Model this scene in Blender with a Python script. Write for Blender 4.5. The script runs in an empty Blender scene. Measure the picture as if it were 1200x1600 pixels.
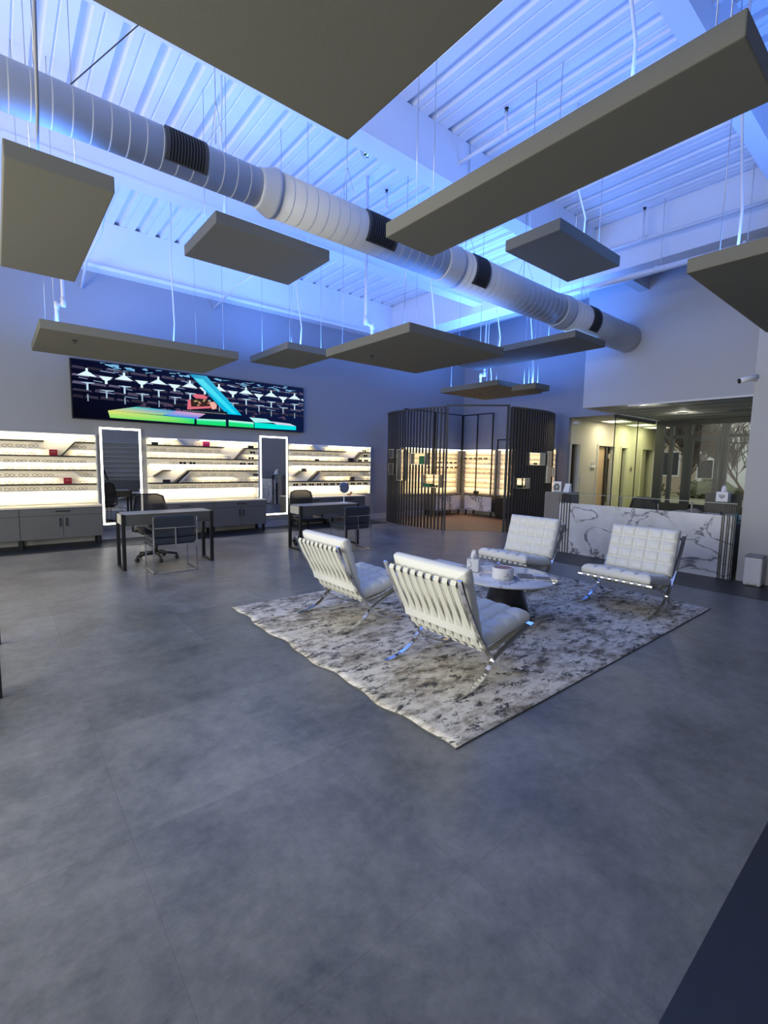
import bpy, bmesh, math, random
from mathutils import Vector, Matrix, Euler
R = math.radians
random.seed(7)
SC = bpy.context.scene
COL = SC.collection

# ------------------------------------------------------------------ camera
cam_d = bpy.data.cameras.new('camera')
cam = bpy.data.objects.new('camera', cam_d); COL.objects.link(cam)
YAW, PIT, ROL = R(50.47), R(5.89), R(1.0)
fw = Vector((math.cos(YAW)*math.cos(PIT), math.sin(YAW)*math.cos(PIT), -math.sin(PIT)))
rt = Vector((math.sin(YAW), -math.cos(YAW), 0)); up = rt.cross(fw)
rt, up = math.cos(ROL)*rt+math.sin(ROL)*up, -math.sin(ROL)*rt+math.cos(ROL)*up
m3 = Matrix((rt, up, -fw)).transposed()
cam.matrix_world = Matrix.Translation((0, 0, 1.5)) @ m3.to_4x4()
cam_d.sensor_fit = 'HORIZONTAL'; cam_d.sensor_width = 36.0; cam_d.lens = 733/1200*36
cam_d.clip_start = 0.05; cam_d.clip_end = 200
SC.camera = cam

# ------------------------------------------------------------------ world, exposure
w = bpy.data.worlds.new('world'); SC.world = w; w.use_nodes = True
wb = w.node_tree.nodes['Background']; wb.inputs[0].default_value = (0.80, 0.88, 1.0, 1); wb.inputs[1].default_value = 1.1
SC.view_settings.view_transform = 'Standard'; SC.view_settings.look = 'None'
SC.view_settings.exposure = 0.0; SC.view_settings.gamma = 1.0; SC.view_settings.use_curve_mapping = False
SC.cycles.max_bounces = 7; SC.cycles.diffuse_bounces = 4; SC.cycles.glossy_bounces = 4
SC.cycles.transparent_max_bounces = 12; SC.cycles.sample_clamp_indirect = 4.0
SC.cycles.caustics_reflective = False; SC.cycles.caustics_refractive = False

def area(name, loc, rot, sx, sy, power, color, spread=None):
    d = bpy.data.lights.new(name, 'AREA'); d.shape = 'RECTANGLE'; d.size = sx; d.size_y = sy
    d.energy = power; d.color = color
    if spread: d.spread = spread
    o = bpy.data.objects.new(name, d); COL.objects.link(o); o.location = loc; o.rotation_euler = rot
    return o
def spot_point(name, loc, power, color, rad=0.05):
    d = bpy.data.lights.new(name, 'POINT'); d.energy = power; d.color = color; d.shadow_soft_size = rad
    o = bpy.data.objects.new(name, d); COL.objects.link(o); o.location = loc
    return o
BLUE = (0.08, 0.25, 1.0); WARM = (1.0, 0.80, 0.48); DAY = (1.0, 0.97, 0.86)
UPLIGHT = 18.0          # watts per square metre of panel top
SHELF_W = 2.3           # watts per metre of shelf strip
# daylight through the storefront glass of the entrance side (X = -4) and of the wall behind the camera's right
area('daylight_storefront', (-3.9, 3.6, 1.9), (0, R(-90), 0), 3.0, 7.0, 430, DAY)

# ------------------------------------------------------------------ materials
MATS = {}
def mat(name, color=(.8, .8, .8), rough=.5, metal=0.0, emit=None, estr=0.0, spec=None, bump=None, noise=None, coat=0):
    if name in MATS: return MATS[name]
    m = bpy.data.materials.new(name); m.use_nodes = True
    nt = m.node_tree; b = nt.nodes['Principled BSDF']
    b.inputs['Base Color'].default_value = (*color, 1); b.inputs['Roughness'].default_value = rough
    b.inputs['Metallic'].default_value = metal
    if spec is not None: b.inputs['Specular IOR Level'].default_value = spec
    if coat: b.inputs['Coat Weight'].default_value = coat
    if emit: b.inputs['Emission Color'].default_value = (*emit, 1); b.inputs['Emission Strength'].default_value = estr
    if noise or bump:
        tc = nt.nodes.new('ShaderNodeTexCoord'); n = nt.nodes.new('ShaderNodeTexNoise')
        n.inputs['Scale'].default_value = (noise or bump)[0]; n.inputs['Detail'].default_value = 5
        nt.links.new(tc.outputs['Object'], n.inputs['Vector'])
        if noise:
            r = nt.nodes.new('ShaderNodeMix'); r.data_type = 'RGBA'
            a = noise[1]
            r.inputs[6].default_value = (*[c*(1-a) for c in color], 1); r.inputs[7].default_value = (*[min(1, c*(1+a)) for c in color], 1)
            nt.links.new(n.outputs['Fac'], r.inputs[0]); nt.links.new(r.outputs[2], b.inputs['Base Color'])
        if bump:
            bp = nt.nodes.new('ShaderNodeBump'); bp.inputs['Strength'].default_value = bump[1]; bp.inputs['Distance'].default_value = .01
            nt.links.new(n.outputs['Fac'], bp.inputs['Height']); nt.links.new(bp.outputs[0], b.inputs['Normal'])
    MATS[name] = m
    return m
def node(nt, t, **kw):
    n = nt.nodes.new(t)
    for k, v in kw.items(): setattr(n, k, v)
    return n

def floor_material():
    m = bpy.data.materials.new('vinyl_tile'); m.use_nodes = True; nt = m.node_tree; b = nt.nodes['Principled BSDF']
    tc = node(nt, 'ShaderNodeTexCoord'); mp = node(nt, 'ShaderNodeMapping')
    nt.links.new(tc.outputs['Object'], mp.inputs['Vector'])
    br = node(nt, 'ShaderNodeTexBrick'); br.offset = 0.0
    mp2 = node(nt, 'ShaderNodeMapping'); mp2.inputs['Location'].default_value = (-.34, -.09, 0); 
    nt.links.new(tc.outputs['Object'], mp2.inputs['Vector']); nt.links.new(mp2.outputs[0], br.inputs['Vector'])
    br.inputs['Scale'].default_value = 1.0; br.inputs['Brick Width'].default_value = .93; br.inputs['Row Height'].default_value = .93
    br.inputs['Mortar Size'].default_value = 0.0016; br.inputs['Mortar Smooth'].default_value = 0.2; br.inputs['Bias'].default_value = 0
    br.inputs['Color1'].default_value = (.86, .87, .88, 1); br.inputs['Color2'].default_value = (1.12, 1.12, 1.11, 1); br.inputs['Mortar'].default_value = (.72, .72, .72, 1)
    n1 = node(nt, 'ShaderNodeTexNoise'); n1.inputs['Scale'].default_value = 1.6; n1.inputs['Detail'].default_value = 9; n1.inputs['Roughness'].default_value = .62; n1.inputs['Distortion'].default_value = .4
    n2 = node(nt, 'ShaderNodeTexNoise'); n2.inputs['Scale'].default_value = 11; n2.inputs['Detail'].default_value = 8; n2.inputs['Roughness'].default_value = .78
    nt.links.new(mp.outputs[0], n1.inputs['Vector']); nt.links.new(mp.outputs[0], n2.inputs['Vector'])
    cr = node(nt, 'ShaderNodeValToRGB'); cr.color_ramp.elements[0].position = .34; cr.color_ramp.elements[1].position = .68
    cr.color_ramp.elements[0].color = (.085, .09, .09, 1); cr.color_ramp.elements[1].color = (.30, .30, .29, 1)
    mx = node(nt, 'ShaderNodeMix', data_type='FLOAT'); mx.inputs[0].default_value = .42
    nt.links.new(n1.outputs['Fac'], mx.inputs[2]); nt.links.new(n2.outputs['Fac'], mx.inputs[3]); nt.links.new(mx.outputs[0], cr.inputs['Fac'])
    mu = node(nt, 'ShaderNodeMix', data_type='RGBA', blend_type='MULTIPLY'); mu.inputs[0].default_value = 1
    nt.links.new(cr.outputs[0], mu.inputs[6]); nt.links.new(br.outputs['Color'], mu.inputs[7]); nt.links.new(mu.outputs[2], b.inputs['Base Color'])
    rr = node(nt, 'ShaderNodeMapRange'); rr.inputs['To Min'].default_value = .27; rr.inputs['To Max'].default_value = .42
    nt.links.new(n1.outputs['Fac'], rr.inputs['Value']); nt.links.new(rr.outputs[0], b.inputs['Roughness'])
    bp = node(nt, 'ShaderNodeBump'); bp.inputs['Strength'].default_value = .12; bp.inputs['Distance'].default_value = .004
    nt.links.new(n2.outputs['Fac'], bp.inputs['Height']); nt.links.new(bp.outputs[0], b.inputs['Normal'])
    return m

def rug_material():
    m = bpy.data.materials.new('distressed_rug'); m.use_nodes = True; nt = m.node_tree; b = nt.nodes['Principled BSDF']
    tc = node(nt, 'ShaderNodeTexCoord')
    def nz(scale, sx, sy, det, rough=.6, dist=0):
        mp = node(nt, 'ShaderNodeMapping'); mp.inputs['Scale'].default_value = (sx, sy, 1); nt.links.new(tc.outputs['Object'], mp.inputs['Vector'])
        n = node(nt, 'ShaderNodeTexNoise'); n.inputs['Scale'].default_value = scale; n.inputs['Detail'].default_value = det
        n.inputs['Roughness'].default_value = rough; n.inputs['Distortion'].default_value = dist
        nt.links.new(mp.outputs[0], n.inputs['Vector']); return n
    a = nz(2.0, 1.0, 1.5, 8, .65); c = nz(8, .9, 1.6, 8, .72); d = nz(40, .8, 1.8, 5, .7); e = nz(7, .9, 1.7, 9, .78, .3)
    r1 = node(nt, 'ShaderNodeValToRGB'); els = r1.color_ramp.elements
    els[0].position = .41; els[0].color = (.23, .195, .15, 1); els[1].position = .54; els[1].color = (.80, .75, .66, 1)
    k = els.new(.47); k.color = (.52, .47, .39, 1)
    mx = node(nt, 'ShaderNodeMix', data_type='FLOAT'); mx.inputs[0].default_value = .55
    nt.links.new(a.outputs['Fac'], mx.inputs[2]); nt.links.new(c.outputs['Fac'], mx.inputs[3])
    nt.links.new(mx.outputs[0], r1.inputs['Fac'])
    r2 = node(nt, 'ShaderNodeValToRGB'); r2.color_ramp.elements[0].position = .53; r2.color_ramp.elements[1].position = .565
    r2.color_ramp.elements[0].color = (0, 0, 0, 1); r2.color_ramp.elements[1].color = (1, 1, 1, 1)
    nt.links.new(e.outputs['Fac'], r2.inputs['Fac'])
    mb = node(nt, 'ShaderNodeMix', data_type='RGBA'); mb.inputs[7].default_value = (.075, .08, .085, 1)
    mm = node(nt, 'ShaderNodeMath', operation='MULTIPLY'); 
    r3 = node(nt, 'ShaderNodeMapRange'); r3.inputs['From Min'].default_value = .40; r3.inputs['From Max'].default_value = .50
    nt.links.new(d.outputs['Fac'], r3.inputs['Value']); nt.links.new(r2.outputs[0], mm.inputs[0]); nt.links.new(r3.outputs[0], mm.inputs[1])
    nt.links.new(mm.outputs[0], mb.inputs[0]); nt.links.new(r1.outputs[0], mb.inputs[6]); nt.links.new(mb.outputs[2], b.inputs['Base Color'])
    b.inputs['Roughness'].default_value = .95; b.inputs['Specular IOR Level'].default_value = .1
    bp = node(nt, 'ShaderNodeBump'); bp.inputs['Strength'].default_value = .4; bp.inputs['Distance'].default_value = .006
    nt.links.new(d.outputs['Fac'], bp.inputs['Height']); nt.links.new(bp.outputs[0], b.inputs['Normal'])
    return m

def marble_material(name, base=(.80, .81, .83), vein=(.20, .21, .24), scale=1.1, rough=.25, seed=0):
    m = bpy.data.materials.new(name); m.use_nodes = True; nt = m.node_tree; b = nt.nodes['Principled BSDF']
    tc = node(nt, 'ShaderNodeTexCoord'); mp = node(nt, 'ShaderNodeMapping'); mp.inputs['Rotation'].default_value = (R(35), R(20), R(30)); mp.inputs['Location'].default_value = (seed, seed*.7, 0)
    nt.links.new(tc.outputs['Object'], mp.inputs['Vector'])
    n = node(nt, 'ShaderNodeTexNoise'); n.inputs['Scale'].default_value = scale; n.inputs['Detail'].default_value = 7; n.inputs['Roughness'].default_value = .55; n.inputs['Distortion'].default_value = .7
    nt.links.new(mp.outputs[0], n.inputs['Vector'])
    # veins where the noise crosses its middle value
    s = node(nt, 'ShaderNodeMath', operation='SUBTRACT'); s.inputs[1].default_value = .5
    ab = node(nt, 'ShaderNodeMath', operation='ABSOLUTE')
    nt.links.new(n.outputs['Fac'], s.inputs[0]); nt.links.new(s.outputs[0], ab.inputs[0])
    cr = node(nt, 'ShaderNodeValToRGB'); cr.color_ramp.elements[0].position = 0.0; cr.color_ramp.elements[1].position = .022
    cr.color_ramp.elements[0].color = (1, 1, 1, 1); cr.color_ramp.elements[1].color = (0, 0, 0, 1)
    nt.links.new(ab.outputs[0], cr.inputs['Fac'])
    n2 = node(nt, 'ShaderNodeTexNoise'); n2.inputs['Scale'].default_value = scale*1.7; n2.inputs['Detail'].default_value = 3
    nt.links.new(mp.outputs[0], n2.inputs['Vector'])
    r2 = node(nt, 'ShaderNodeMapRange'); r2.inputs['From Min'].default_value = .36; r2.inputs['From Max'].default_value = .52
    nt.links.new(n2.outputs['Fac'], r2.inputs['Value'])
    mm = node(nt, 'ShaderNodeMath', operation='MULTIPLY'); nt.links.new(cr.outputs[0], mm.inputs[0]); nt.links.new(r2.outputs[0], mm.inputs[1])
    mx = node(nt, 'ShaderNodeMix', data_type='RGBA'); mx.inputs[6].default_value = (*base, 1); mx.inputs[7].default_value = (*vein, 1)
    nt.links.new(mm.outputs[0], mx.inputs[0])
    # soft grey clouding
    n3 = node(nt, 'ShaderNodeTexNoise'); n3.inputs['Scale'].default_value = scale*2; n3.inputs['Detail'].default_value = 6
    nt.links.new(mp.outputs[0], n3.inputs['Vector'])
    cl = node(nt, 'ShaderNodeMix', data_type='RGBA', blend_type='MULTIPLY'); cl.inputs[0].default_value = .35
    nt.links.new(mx.outputs[2], cl.inputs[6]); nt.links.new(n3.outputs['Color'], cl.inputs[7])
    g = node(nt, 'ShaderNodeRGBToBW'); nt.links.new(n3.outputs['Color'], g.inputs[0])
    r3 = node(nt, 'ShaderNodeMapRange'); r3.inputs['From Min'].default_value = .3; r3.inputs['From Max'].default_value = .6; r3.inputs['To Min'].default_value = .75; r3.inputs['To Max'].default_value = 1.0
    nt.links.new(g.outputs[0], r3.inputs['Value']); nt.links.new(r3.outputs[0], cl.inputs[7])
    cl.inputs[0].default_value = 1.0
    nt.links.new(cl.outputs[2], b.inputs['Base Color']); b.inputs['Roughness'].default_value = rough
    return m

def glass_material(name, tint=(.95, .97, .96), fac=.005, rough=0.0):
    m = bpy.data.materials.new(name); m.use_nodes = True; nt = m.node_tree; nt.nodes.remove(nt.nodes['Principled BSDF'])
    out = nt.nodes['Material Output']
    t = node(nt, 'ShaderNodeBsdfTransparent'); t.inputs[0].default_value = (*tint, 1)
    g = node(nt, 'ShaderNodeBsdfGlossy'); g.inputs['Roughness'].default_value = rough
    mx = node(nt, 'ShaderNodeMixShader'); mx.inputs[0].default_value = fac; nt.links.new(t.outputs[0], mx.inputs[1]); nt.links.new(g.outputs[0], mx.inputs[2])
    nt.links.new(mx.outputs[0], out.inputs[0])
    return m

def attr_emission(name, strength):
    m = bpy.data.materials.new(name); m.use_nodes = True; nt = m.node_tree; nt.nodes.remove(nt.nodes['Principled BSDF'])
    a = node(nt, 'ShaderNodeAttribute', attribute_name='picture'); e = node(nt, 'ShaderNodeEmission'); e.inputs[1].default_value = strength
    nt.links.new(a.outputs['Color'], e.inputs[0]); nt.links.new(e.outputs[0], nt.nodes['Material Output'].inputs[0])
    return m

M_FLOOR = floor_material(); M_RUG = rug_material()
M_MARBLE = marble_material('counter_marble', base=(.82, .83, .86), vein=(.12, .13, .16), scale=1.6); M_MARBLE2 = marble_material('cabinet_marble', scale=1.5, seed=4.0)
M_TOPM = marble_material('table_marble', base=(.86, .87, .9), scale=1.3, rough=.06, seed=9)
M_GLASS = glass_material('clear_glass'); M_GREEN = glass_material('green_tinted_glass', (.92, .97, .87), .006)
M_SMOKE = glass_material('grey_tinted_glass', (.93, .91, .84), .004)
M_WALL = mat('wall_paint', (.30, .31, .33), .75, bump=(60, .05))
M_WHITE = mat('white_paint', (.50, .50, .50), .6)
M_DECK = mat('painted_steel_deck', (.80, .81, .83), .55, noise=(3, .07))
M_BEAM = mat('beam_paint', (.80, .81, .83), .55, noise=(2, .05))
M_DARKTILE = mat('charcoal_border_tile', (.022, .026, .034), .42, noise=(6, .2))
M_PANEL = mat('acoustic_panel', (.185, .178, .142), .9, bump=(220, .15))
M_DUCT = mat('duct_paint', (.55, .55, .54), .5)
M_BLACK = mat('black_metal', (.012, .012, .013), .4)
M_BLACKP = mat('black_plastic', (.015, .015, .016), .5)
M_VOID = mat('dark_void', (.004, .004, .004), .9)
M_CHROME = mat('chrome', (.72, .72, .74), .09, 1.0)
M_STEEL = mat('brushed_steel', (.55, .55, .55), .3, 1.0)
M_LEATHER = mat('white_leather', (.83, .83, .78), .42, bump=(90, .06))
M_STRAP = mat('cream_strap_leather', (.74, .73, .64), .5)
M_BLUEGREY = mat('blue_grey_leather', (.026, .033, .045), .45)
M_CAB = mat('grey_laminate', (.115, .115, .112), .55)
M_DESK = mat('desk_laminate', (.085, .085, .083), .4)
M_CREAM = mat('cream_panel', (.55, .52, .44), .6)
M_DISPLAY = mat('display_panel', (.86, .83, .74), .6)
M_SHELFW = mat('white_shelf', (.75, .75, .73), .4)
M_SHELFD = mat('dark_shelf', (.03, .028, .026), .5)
M_LED = mat('warm_led', (1, 1, 1), .5, emit=(1.0, .88, .62), estr=6)
M_LEDW = mat('white_led', (1, 1, 1), .5, emit=(1.0, .95, .82), estr=5)
M_MIRROR = mat('mirror_silver', (.62, .64, .66), .01, 1.0)
M_SLAT = mat('slat_bronze', (.055, .053, .052), .45)
M_RED = mat('red_box', (.33, .008, .016), .5); M_MAGENTA = mat('magenta_box', (.55, .01, .12), .5)
M_GREENBOX = mat('green_box', (.01, .16, .05), .5); M_DKGREEN = mat('dark_green_box', (.01, .045, .03), .5)
M_CORR = mat('corridor_paint', (.74, .72, .63), .7)
M_CEILT = mat('ceiling_tile', (.40, .40, .38), .8, noise=(40, .08))
M_TROFF = mat('troffer_diffuser', (1, 1, 1), .5, emit=(1.0, .96, .72), estr=1.6)
M_DOWN = mat('downlight_lens', (1, 1, 1), .5, emit=(1.0, .93, .75), estr=4.0)
M_FRAMEG = mat('window_frame_grey', (.05, .05, .048), .5)
M_DOOR = mat('door_beige', (.62, .46, .30), .5)
M_PAPER = mat('white_paper', (.85, .85, .85), .6)
M_TISSUE = mat('tissue', (.9, .9, .92), .7)
M_INK = mat('grey_ink', (.35, .36, .40), .6)
M_CARDP = mat('photo_print', (.10, .10, .10), .4)
M_RED_LEATHER = mat('dark_red_lid', (.40, .21, .20), .4)

# ------------------------------------------------------------------ geometry helpers
class MB:
    def __init__(s): s.v = []; s.f = []; s.mi = []; s.sm = []
    def add(s, vs, fs, mi=0, smooth=False, M=None):
        o = len(s.v)
        s.v += [tuple(M @ Vector(p)) if M else tuple(p) for p in vs]
        s.f += [tuple(i+o for i in f) for f in fs]; s.mi += [mi]*len(fs); s.sm += [smooth]*len(fs)
        return s
    def box(s, a, b, mi=0, M=None):
        x0, x1 = sorted((a[0], b[0])); y0, y1 = sorted((a[1], b[1])); z0, z1 = sorted((a[2], b[2]))
        vs = [(x0,y0,z0),(x1,y0,z0),(x1,y1,z0),(x0,y1,z0),(x0,y0,z1),(x1,y0,z1),(x1,y1,z1),(x0,y1,z1)]
        return s.add(vs, [(3,2,1,0),(4,5,6,7),(0,1,5,4),(1,2,6,5),(2,3,7,6),(3,0,4,7)], mi, False, M)
    def bbox(s, a, b, r=.006, mi=0, M=None):       # box with chamfered edges
        bm = bmesh.new(); bmesh.ops.create_cube(bm, size=1)
        c = [(a[i]+b[i])/2 for i in range(3)]; d = [abs(b[i]-a[i]) for i in range(3)]
        for v in bm.verts: v.co = Vector((c[0]+v.co.x*d[0], c[1]+v.co.y*d[1], c[2]+v.co.z*d[2]))
        r = min(r, min(d)*.45)
        bmesh.ops.bevel(bm, geom=bm.edges[:], offset=r, segments=2, affect='EDGES', profile=.5)
        bm.verts.index_update()
        s.add([v.co[:] for v in bm.verts], [tuple(v.index for v in f.verts) for f in bm.faces], mi, False, M); bm.free()
        return s
    def tube(s, pts, r, n=8, mi=0, M=None, closed=False, cap=True):
        pts = [Vector(p) for p in pts]; L = len(pts); rs = r if isinstance(r, (list, tuple)) else [r]*L
        vs = []; prev = None
        for i, p in enumerate(pts):
            if closed: t = pts[(i+1) % L]-pts[i-1]
            else: t = (pts[min(i+1, L-1)]-pts[max(i-1, 0)])
            t.normalize()
            if prev is None:
                a = Vector((0,0,1)) if abs(t.z) < .9 else Vector((1,0,0)); nrm = t.cross(a).normalized()
            else:
                nrm = prev - t*prev.dot(t)
                if nrm.length < 1e-6: nrm = t.orthogonal()
                nrm.normalize()
            prev = nrm; bn = t.cross(nrm)
            for k in range(n):
                a = 2*math.pi*k/n; vs.append(p+rs[i]*(math.cos(a)*nrm+math.sin(a)*bn))
        fs = []
        for i in range(L if closed else L-1):
            j = (i+1) % L
            for k in range(n): fs.append((i*n+k, i*n+(k+1) % n, j*n+(k+1) % n, j*n+k))
        if not closed and cap: fs += [tuple(range(n))[::-1], tuple((L-1)*n+k for k in range(n))]
        return s.add(vs, fs, mi, True, M)
    def ribbon(s, pts, wv, t, mi=0, M=None):      # flat bar: polyline pts, width vector wv, thickness t
        pts = [Vector(p) for p in pts]; wv = Vector(wv); L = len(pts); vs = []
        for i, p in enumerate(pts):
            tg = (pts[min(i+1, L-1)]-pts[max(i-1, 0)]).normalized(); nn = tg.cross(wv).normalized()*t/2
            h = wv/2
            vs += [p-h-nn, p+h-nn, p+h+nn, p-h+nn]
        fs = []
        for i in range(L-1):
            a = i*4; b = a+4
            for k in range(4): fs.append((a+k, a+(k+1) % 4, b+(k+1) % 4, b+k))
        fs += [(3,2,1,0), (L*4-4, L*4-3, L*4-2, L*4-1)]
        return s.add(vs, fs, mi, False, M)
    def lathe(s, prof, n=32, mi=0, M=None, smooth=True):
        vs = []; L = len(prof)
        for r, z in prof:
            for k in range(n): a = 2*math.pi*k/n; vs.append((r*math.cos(a), r*math.sin(a), z))
        fs = []
        for i in range(L-1):
            for k in range(n): fs.append((i*n+k, i*n+(k+1) % n, (i+1)*n+(k+1) % n, (i+1)*n+k))
        if prof[0][0] > 1e-5: fs.append(tuple(range(n))[::-1])
        if prof[-1][0] > 1e-5: fs.append(tuple((L-1)*n+k for k in range(n)))
        return s.add(vs, fs, mi, smooth, M)
    def disc(s, r, z0, z1, n=36, M=None): return s.prism([(r*math.cos(2*math.pi*i/n), r*math.sin(2*math.pi*i/n)) for i in range(n)], z0, z1, 0, M)
    def prism(s, poly, h0, h1, mi=0, M=None):     # polygon in xy extruded along z
        n = len(poly)
        vs = [(x, y, h0) for x, y in poly]+[(x, y, h1) for x, y in poly]
        fs = [tuple(range(n))[::-1], tuple(range(n, 2*n))]+[(i, (i+1) % n, n+(i+1) % n, n+i) for i in range(n)]
        return s.add(vs, fs, mi, False, M)
    def ball(s, c, r, mi=0, n=10, sq=(1,1,1), M=None):
        prof = [(max(1e-6, r*math.sin(math.pi*i/n)), -r*math.cos(math.pi*i/n)) for i in range(n+1)]
        T = Matrix.Translation(c) @ Matrix.Diagonal((*sq, 1))
        return s.lathe(prof, n*2, mi, (M @ T) if M else T)
    def build(s, name, mats, parent=None, bevel=0, loc=None, rot=None):
        me = bpy.data.meshes.new(name); me.from_pydata(s.v, [], s.f); 
        mats = mats if isinstance(mats, (list, tuple)) else [mats]
        for m in mats: me.materials.append(m)
        me.polygons.foreach_set('material_index', s.mi); me.polygons.foreach_set('use_smooth', s.sm)
        me.validate(); me.update()
        o = bpy.data.objects.new(name, me); COL.objects.link(o)
        if parent: o.parent = parent
        if loc: o.location = loc
        if rot: o.rotation_euler = rot
        if bevel:
            b = o.modifiers.new('bevel', 'BEVEL'); b.width = bevel; b.segments = 2; b.limit_method = 'ANGLE'
        if any(s.sm) and not all(s.sm): pass
        return o

def tag(o, label, cat, group=None, kind=None):
    o['label'] = label; o['category'] = cat
    if group: o['group'] = group
    if kind: o['kind'] = kind
    return o
def thing(name, label, cat, loc=(0,0,0), rz=0, group=None):
    o = bpy.data.objects.new(name, None); COL.objects.link(o); o.location = loc; o.rotation_euler = (0, 0, rz); o.empty_display_size = .1
    return tag(o, label, cat, group)
def S(name, mb, mats):
    o = mb.build(name, mats); o['kind'] = 'structure'; return o
def dup(root, loc, rz, label, group=None):
    r = root.copy(); COL.objects.link(r); r.location = loc; r.rotation_euler = (0, 0, rz); r['label'] = label
    if group: r['group'] = group
    for ch in list(root.children):
        c = ch.copy(); COL.objects.link(c); c.parent = r
        for g in list(ch.children):
            d = g.copy(); COL.objects.link(d); d.parent = c
    return r
ORD = ['first','second','third','fourth','fifth','sixth','seventh','eighth','ninth','tenth','eleventh','twelfth','thirteenth','fourteenth','fifteenth','sixteenth','seventeenth','eighteenth','nineteenth','twentieth']

# ================================================================== SETTING
ZD = 5.6; YW = 9.96; XW = 11.37; XL = -4.0; YB = -0.52; XS = 9.75; XP = 7.70; ZC = 2.75
S('floor', MB().box((XL-.1, YB-.1, -.1), (17, YW+.1, 0)), M_FLOOR)
S('trim_1', MB().box((XL, YW-.9, 0), (7.62, YW, .004)), M_DARKTILE)
S('trim_2', MB().box((XL, YB, 0), (6.77, .378, .004)), M_DARKTILE)
S('trim_3', MB().box((6.77, YB, 0), (8.2, 4.35, .004)), M_DARKTILE)
S('wall_back', MB().box((XL-.15, YW, 0), (XW+.15, YW+.15, ZD-.005)), M_WALL)
S('baseboard_back', MB().box((XL, YW-.015, 0), (XW, YW, .15)), M_WHITE)
S('wall_right', MB().box((XW, 6.4, 0), (XW+.12, YW, ZD-.005)).box((XW, 5.2, ZC), (XW+.12, 6.4, ZD-.005)), M_WALL)
S('baseboard_right', MB().box((XW-.015, 6.4, 0), (XW, YW-.02, .12)), M_WHITE)
# bulkhead wall above the reception and its return
S('wall_bulkhead', MB().box((XS, YB, ZC), (XS+.12, 5.2, ZD-.005)).box((XS+.12, 5.08, ZC), (XW, 5.2, ZD-.005)), M_WHITE)
# pier at the right, with the wall that runs on towards the camera's side
S('wall_pier', MB().box((XP, 1.36, 0), (XS, 1.78, ZD-.005)).box((XP+.02, YB, 2.5), (XP+.16, 1.36, ZD-.005)), M_WHITE)
d3 = MB().box((XP+.06, .3, 0), (XP+.1, 1.355, 2.5)).box((XP+.02, 1.31, 0), (XP+.16, 1.36, 2.5)).box((XP+.02, .3, 0), (XP+.16, .36, 2.5))
S('door_3', d3, M_BLACK)
S('wall_pier_side', MB().box((XP+.02, YB, 0), (XP+.16, .3, 2.5)), M_WHITE)
# wall behind the camera (its shelf displays show in the mirrors) and the storefront on the left
S('wall_front', MB().box((XL-.15, YB-.15, 0), (XS+.12, YB, ZD-.005)), M_WALL)
lw = MB().box((XL-.15, YB, 3.5), (XL, YW, ZD-.005)).box((XL-.15, YB, 0), (XL, 0.1, 3.5)).box((XL-.15, 9.1, 0), (XL, YW, 3.5)).box((XL-.15, .1, 0), (XL, 9.1, .35))
S('wall_left', lw, M_WALL)
wf = MB()
for i in range(7): wf.box((XL-.1, .1+i*1.5-.03, .35), (XL-.02, .1+i*1.5+.03, 3.5))
for z in (.38, 2.5, 3.47): wf.box((XL-.1, .1, z-.03), (XL-.02, 9.1, z+.03))
S('window_1', wf, M_FRAMEG)
S('window_4', MB().box((XL-.065, .1, .36), (XL-.055, 9.1, 3.49)), M_GLASS)

# corrugated deck ceiling, ribs along Y
P = .335; dk = MB(); x = XL-.15; vs = []; 
prof = []
x0 = 1.8646-.05-20*P
n_r = int((12.0-x0)/P)
for i in range(n_r):
    b = x0+i*P
    prof += [(b, ZD), (b+.015, ZD+.06), (b+.085, ZD+.06), (b+.10, ZD), (b+.175, ZD), (b+.18, ZD+.012), (b+.195, ZD+.012), (b+.20, ZD)]
for (px, pz) in prof: vs += [(px, YB-.4, pz), (px, YW+.4, pz)]
fs = [(2*i, 2*i+1, 2*i+3, 2*i+2) for i in range(len(prof)-1)]
dk.add(vs, fs)
S('ceiling', dk, M_DECK)
S('deck_light_block', MB().box((XL-.5, YB-.6, ZD+.09), (XW+.7, YW+.6, ZD+.2)).box((XL-.5, YW+.4, ZD-.05), (XW+.7, YW+.45, ZD+.1)).box((XL-.5, YB-.45, ZD-.05), (XW+.7, YB-.4, ZD+.1)), M_VOID)  # black cover added over the deck to keep sky light out of the flutes

# ceiling beams (I-sections), all along X, and the girder along Y
def ibeam_x(y0, y1, x0, x1, zb, web=None):
    m = MB().box((x0, y0, zb), (x1, y1, zb+.03)).box((x0, y0, ZD-.03), (x1, y1, ZD-.001))
    wy = web if web is not None else (y0+y1)/2
    m.box((x0, wy-.02, zb+.03), (x1, wy+.02, ZD-.03)); return m
def solid_x(y0, y1, x0, x1, zb): return MB().box((x0, y0, zb), (x1, y1, ZD-.001))
S('ceiling_beam', solid_x(4.35, 4.62, XL, 8.27, 5.03), M_BEAM)
S('ceiling_beam', solid_x(1.61, 1.79, XL, 8.27, 5.03), M_BEAM)
S('ceiling_beam', ibeam_x(6.82, 7.06, XL, 8.27, 4.95, 6.86), M_BEAM)
S('ceiling_beam', MB().box((XL, 9.80, 4.82), (8.27, 9.955, ZD-.001)).box((XL, 9.70, 4.76), (8.27, 9.955, 4.82)), M_BEAM)
S('ceiling_beam', MB().box((8.27, YB, 4.86), (8.31, YW, ZD-.001)).box((8.27, YB, 4.80), (8.84, YW, 4.86)).box((8.80, YB, 4.86), (8.84, YW, ZD-.001)), M_BEAM)
S('ceiling_beam', solid_x(4.02, 4.20, 8.84, XS, 4.87), M_WHITE)
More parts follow.
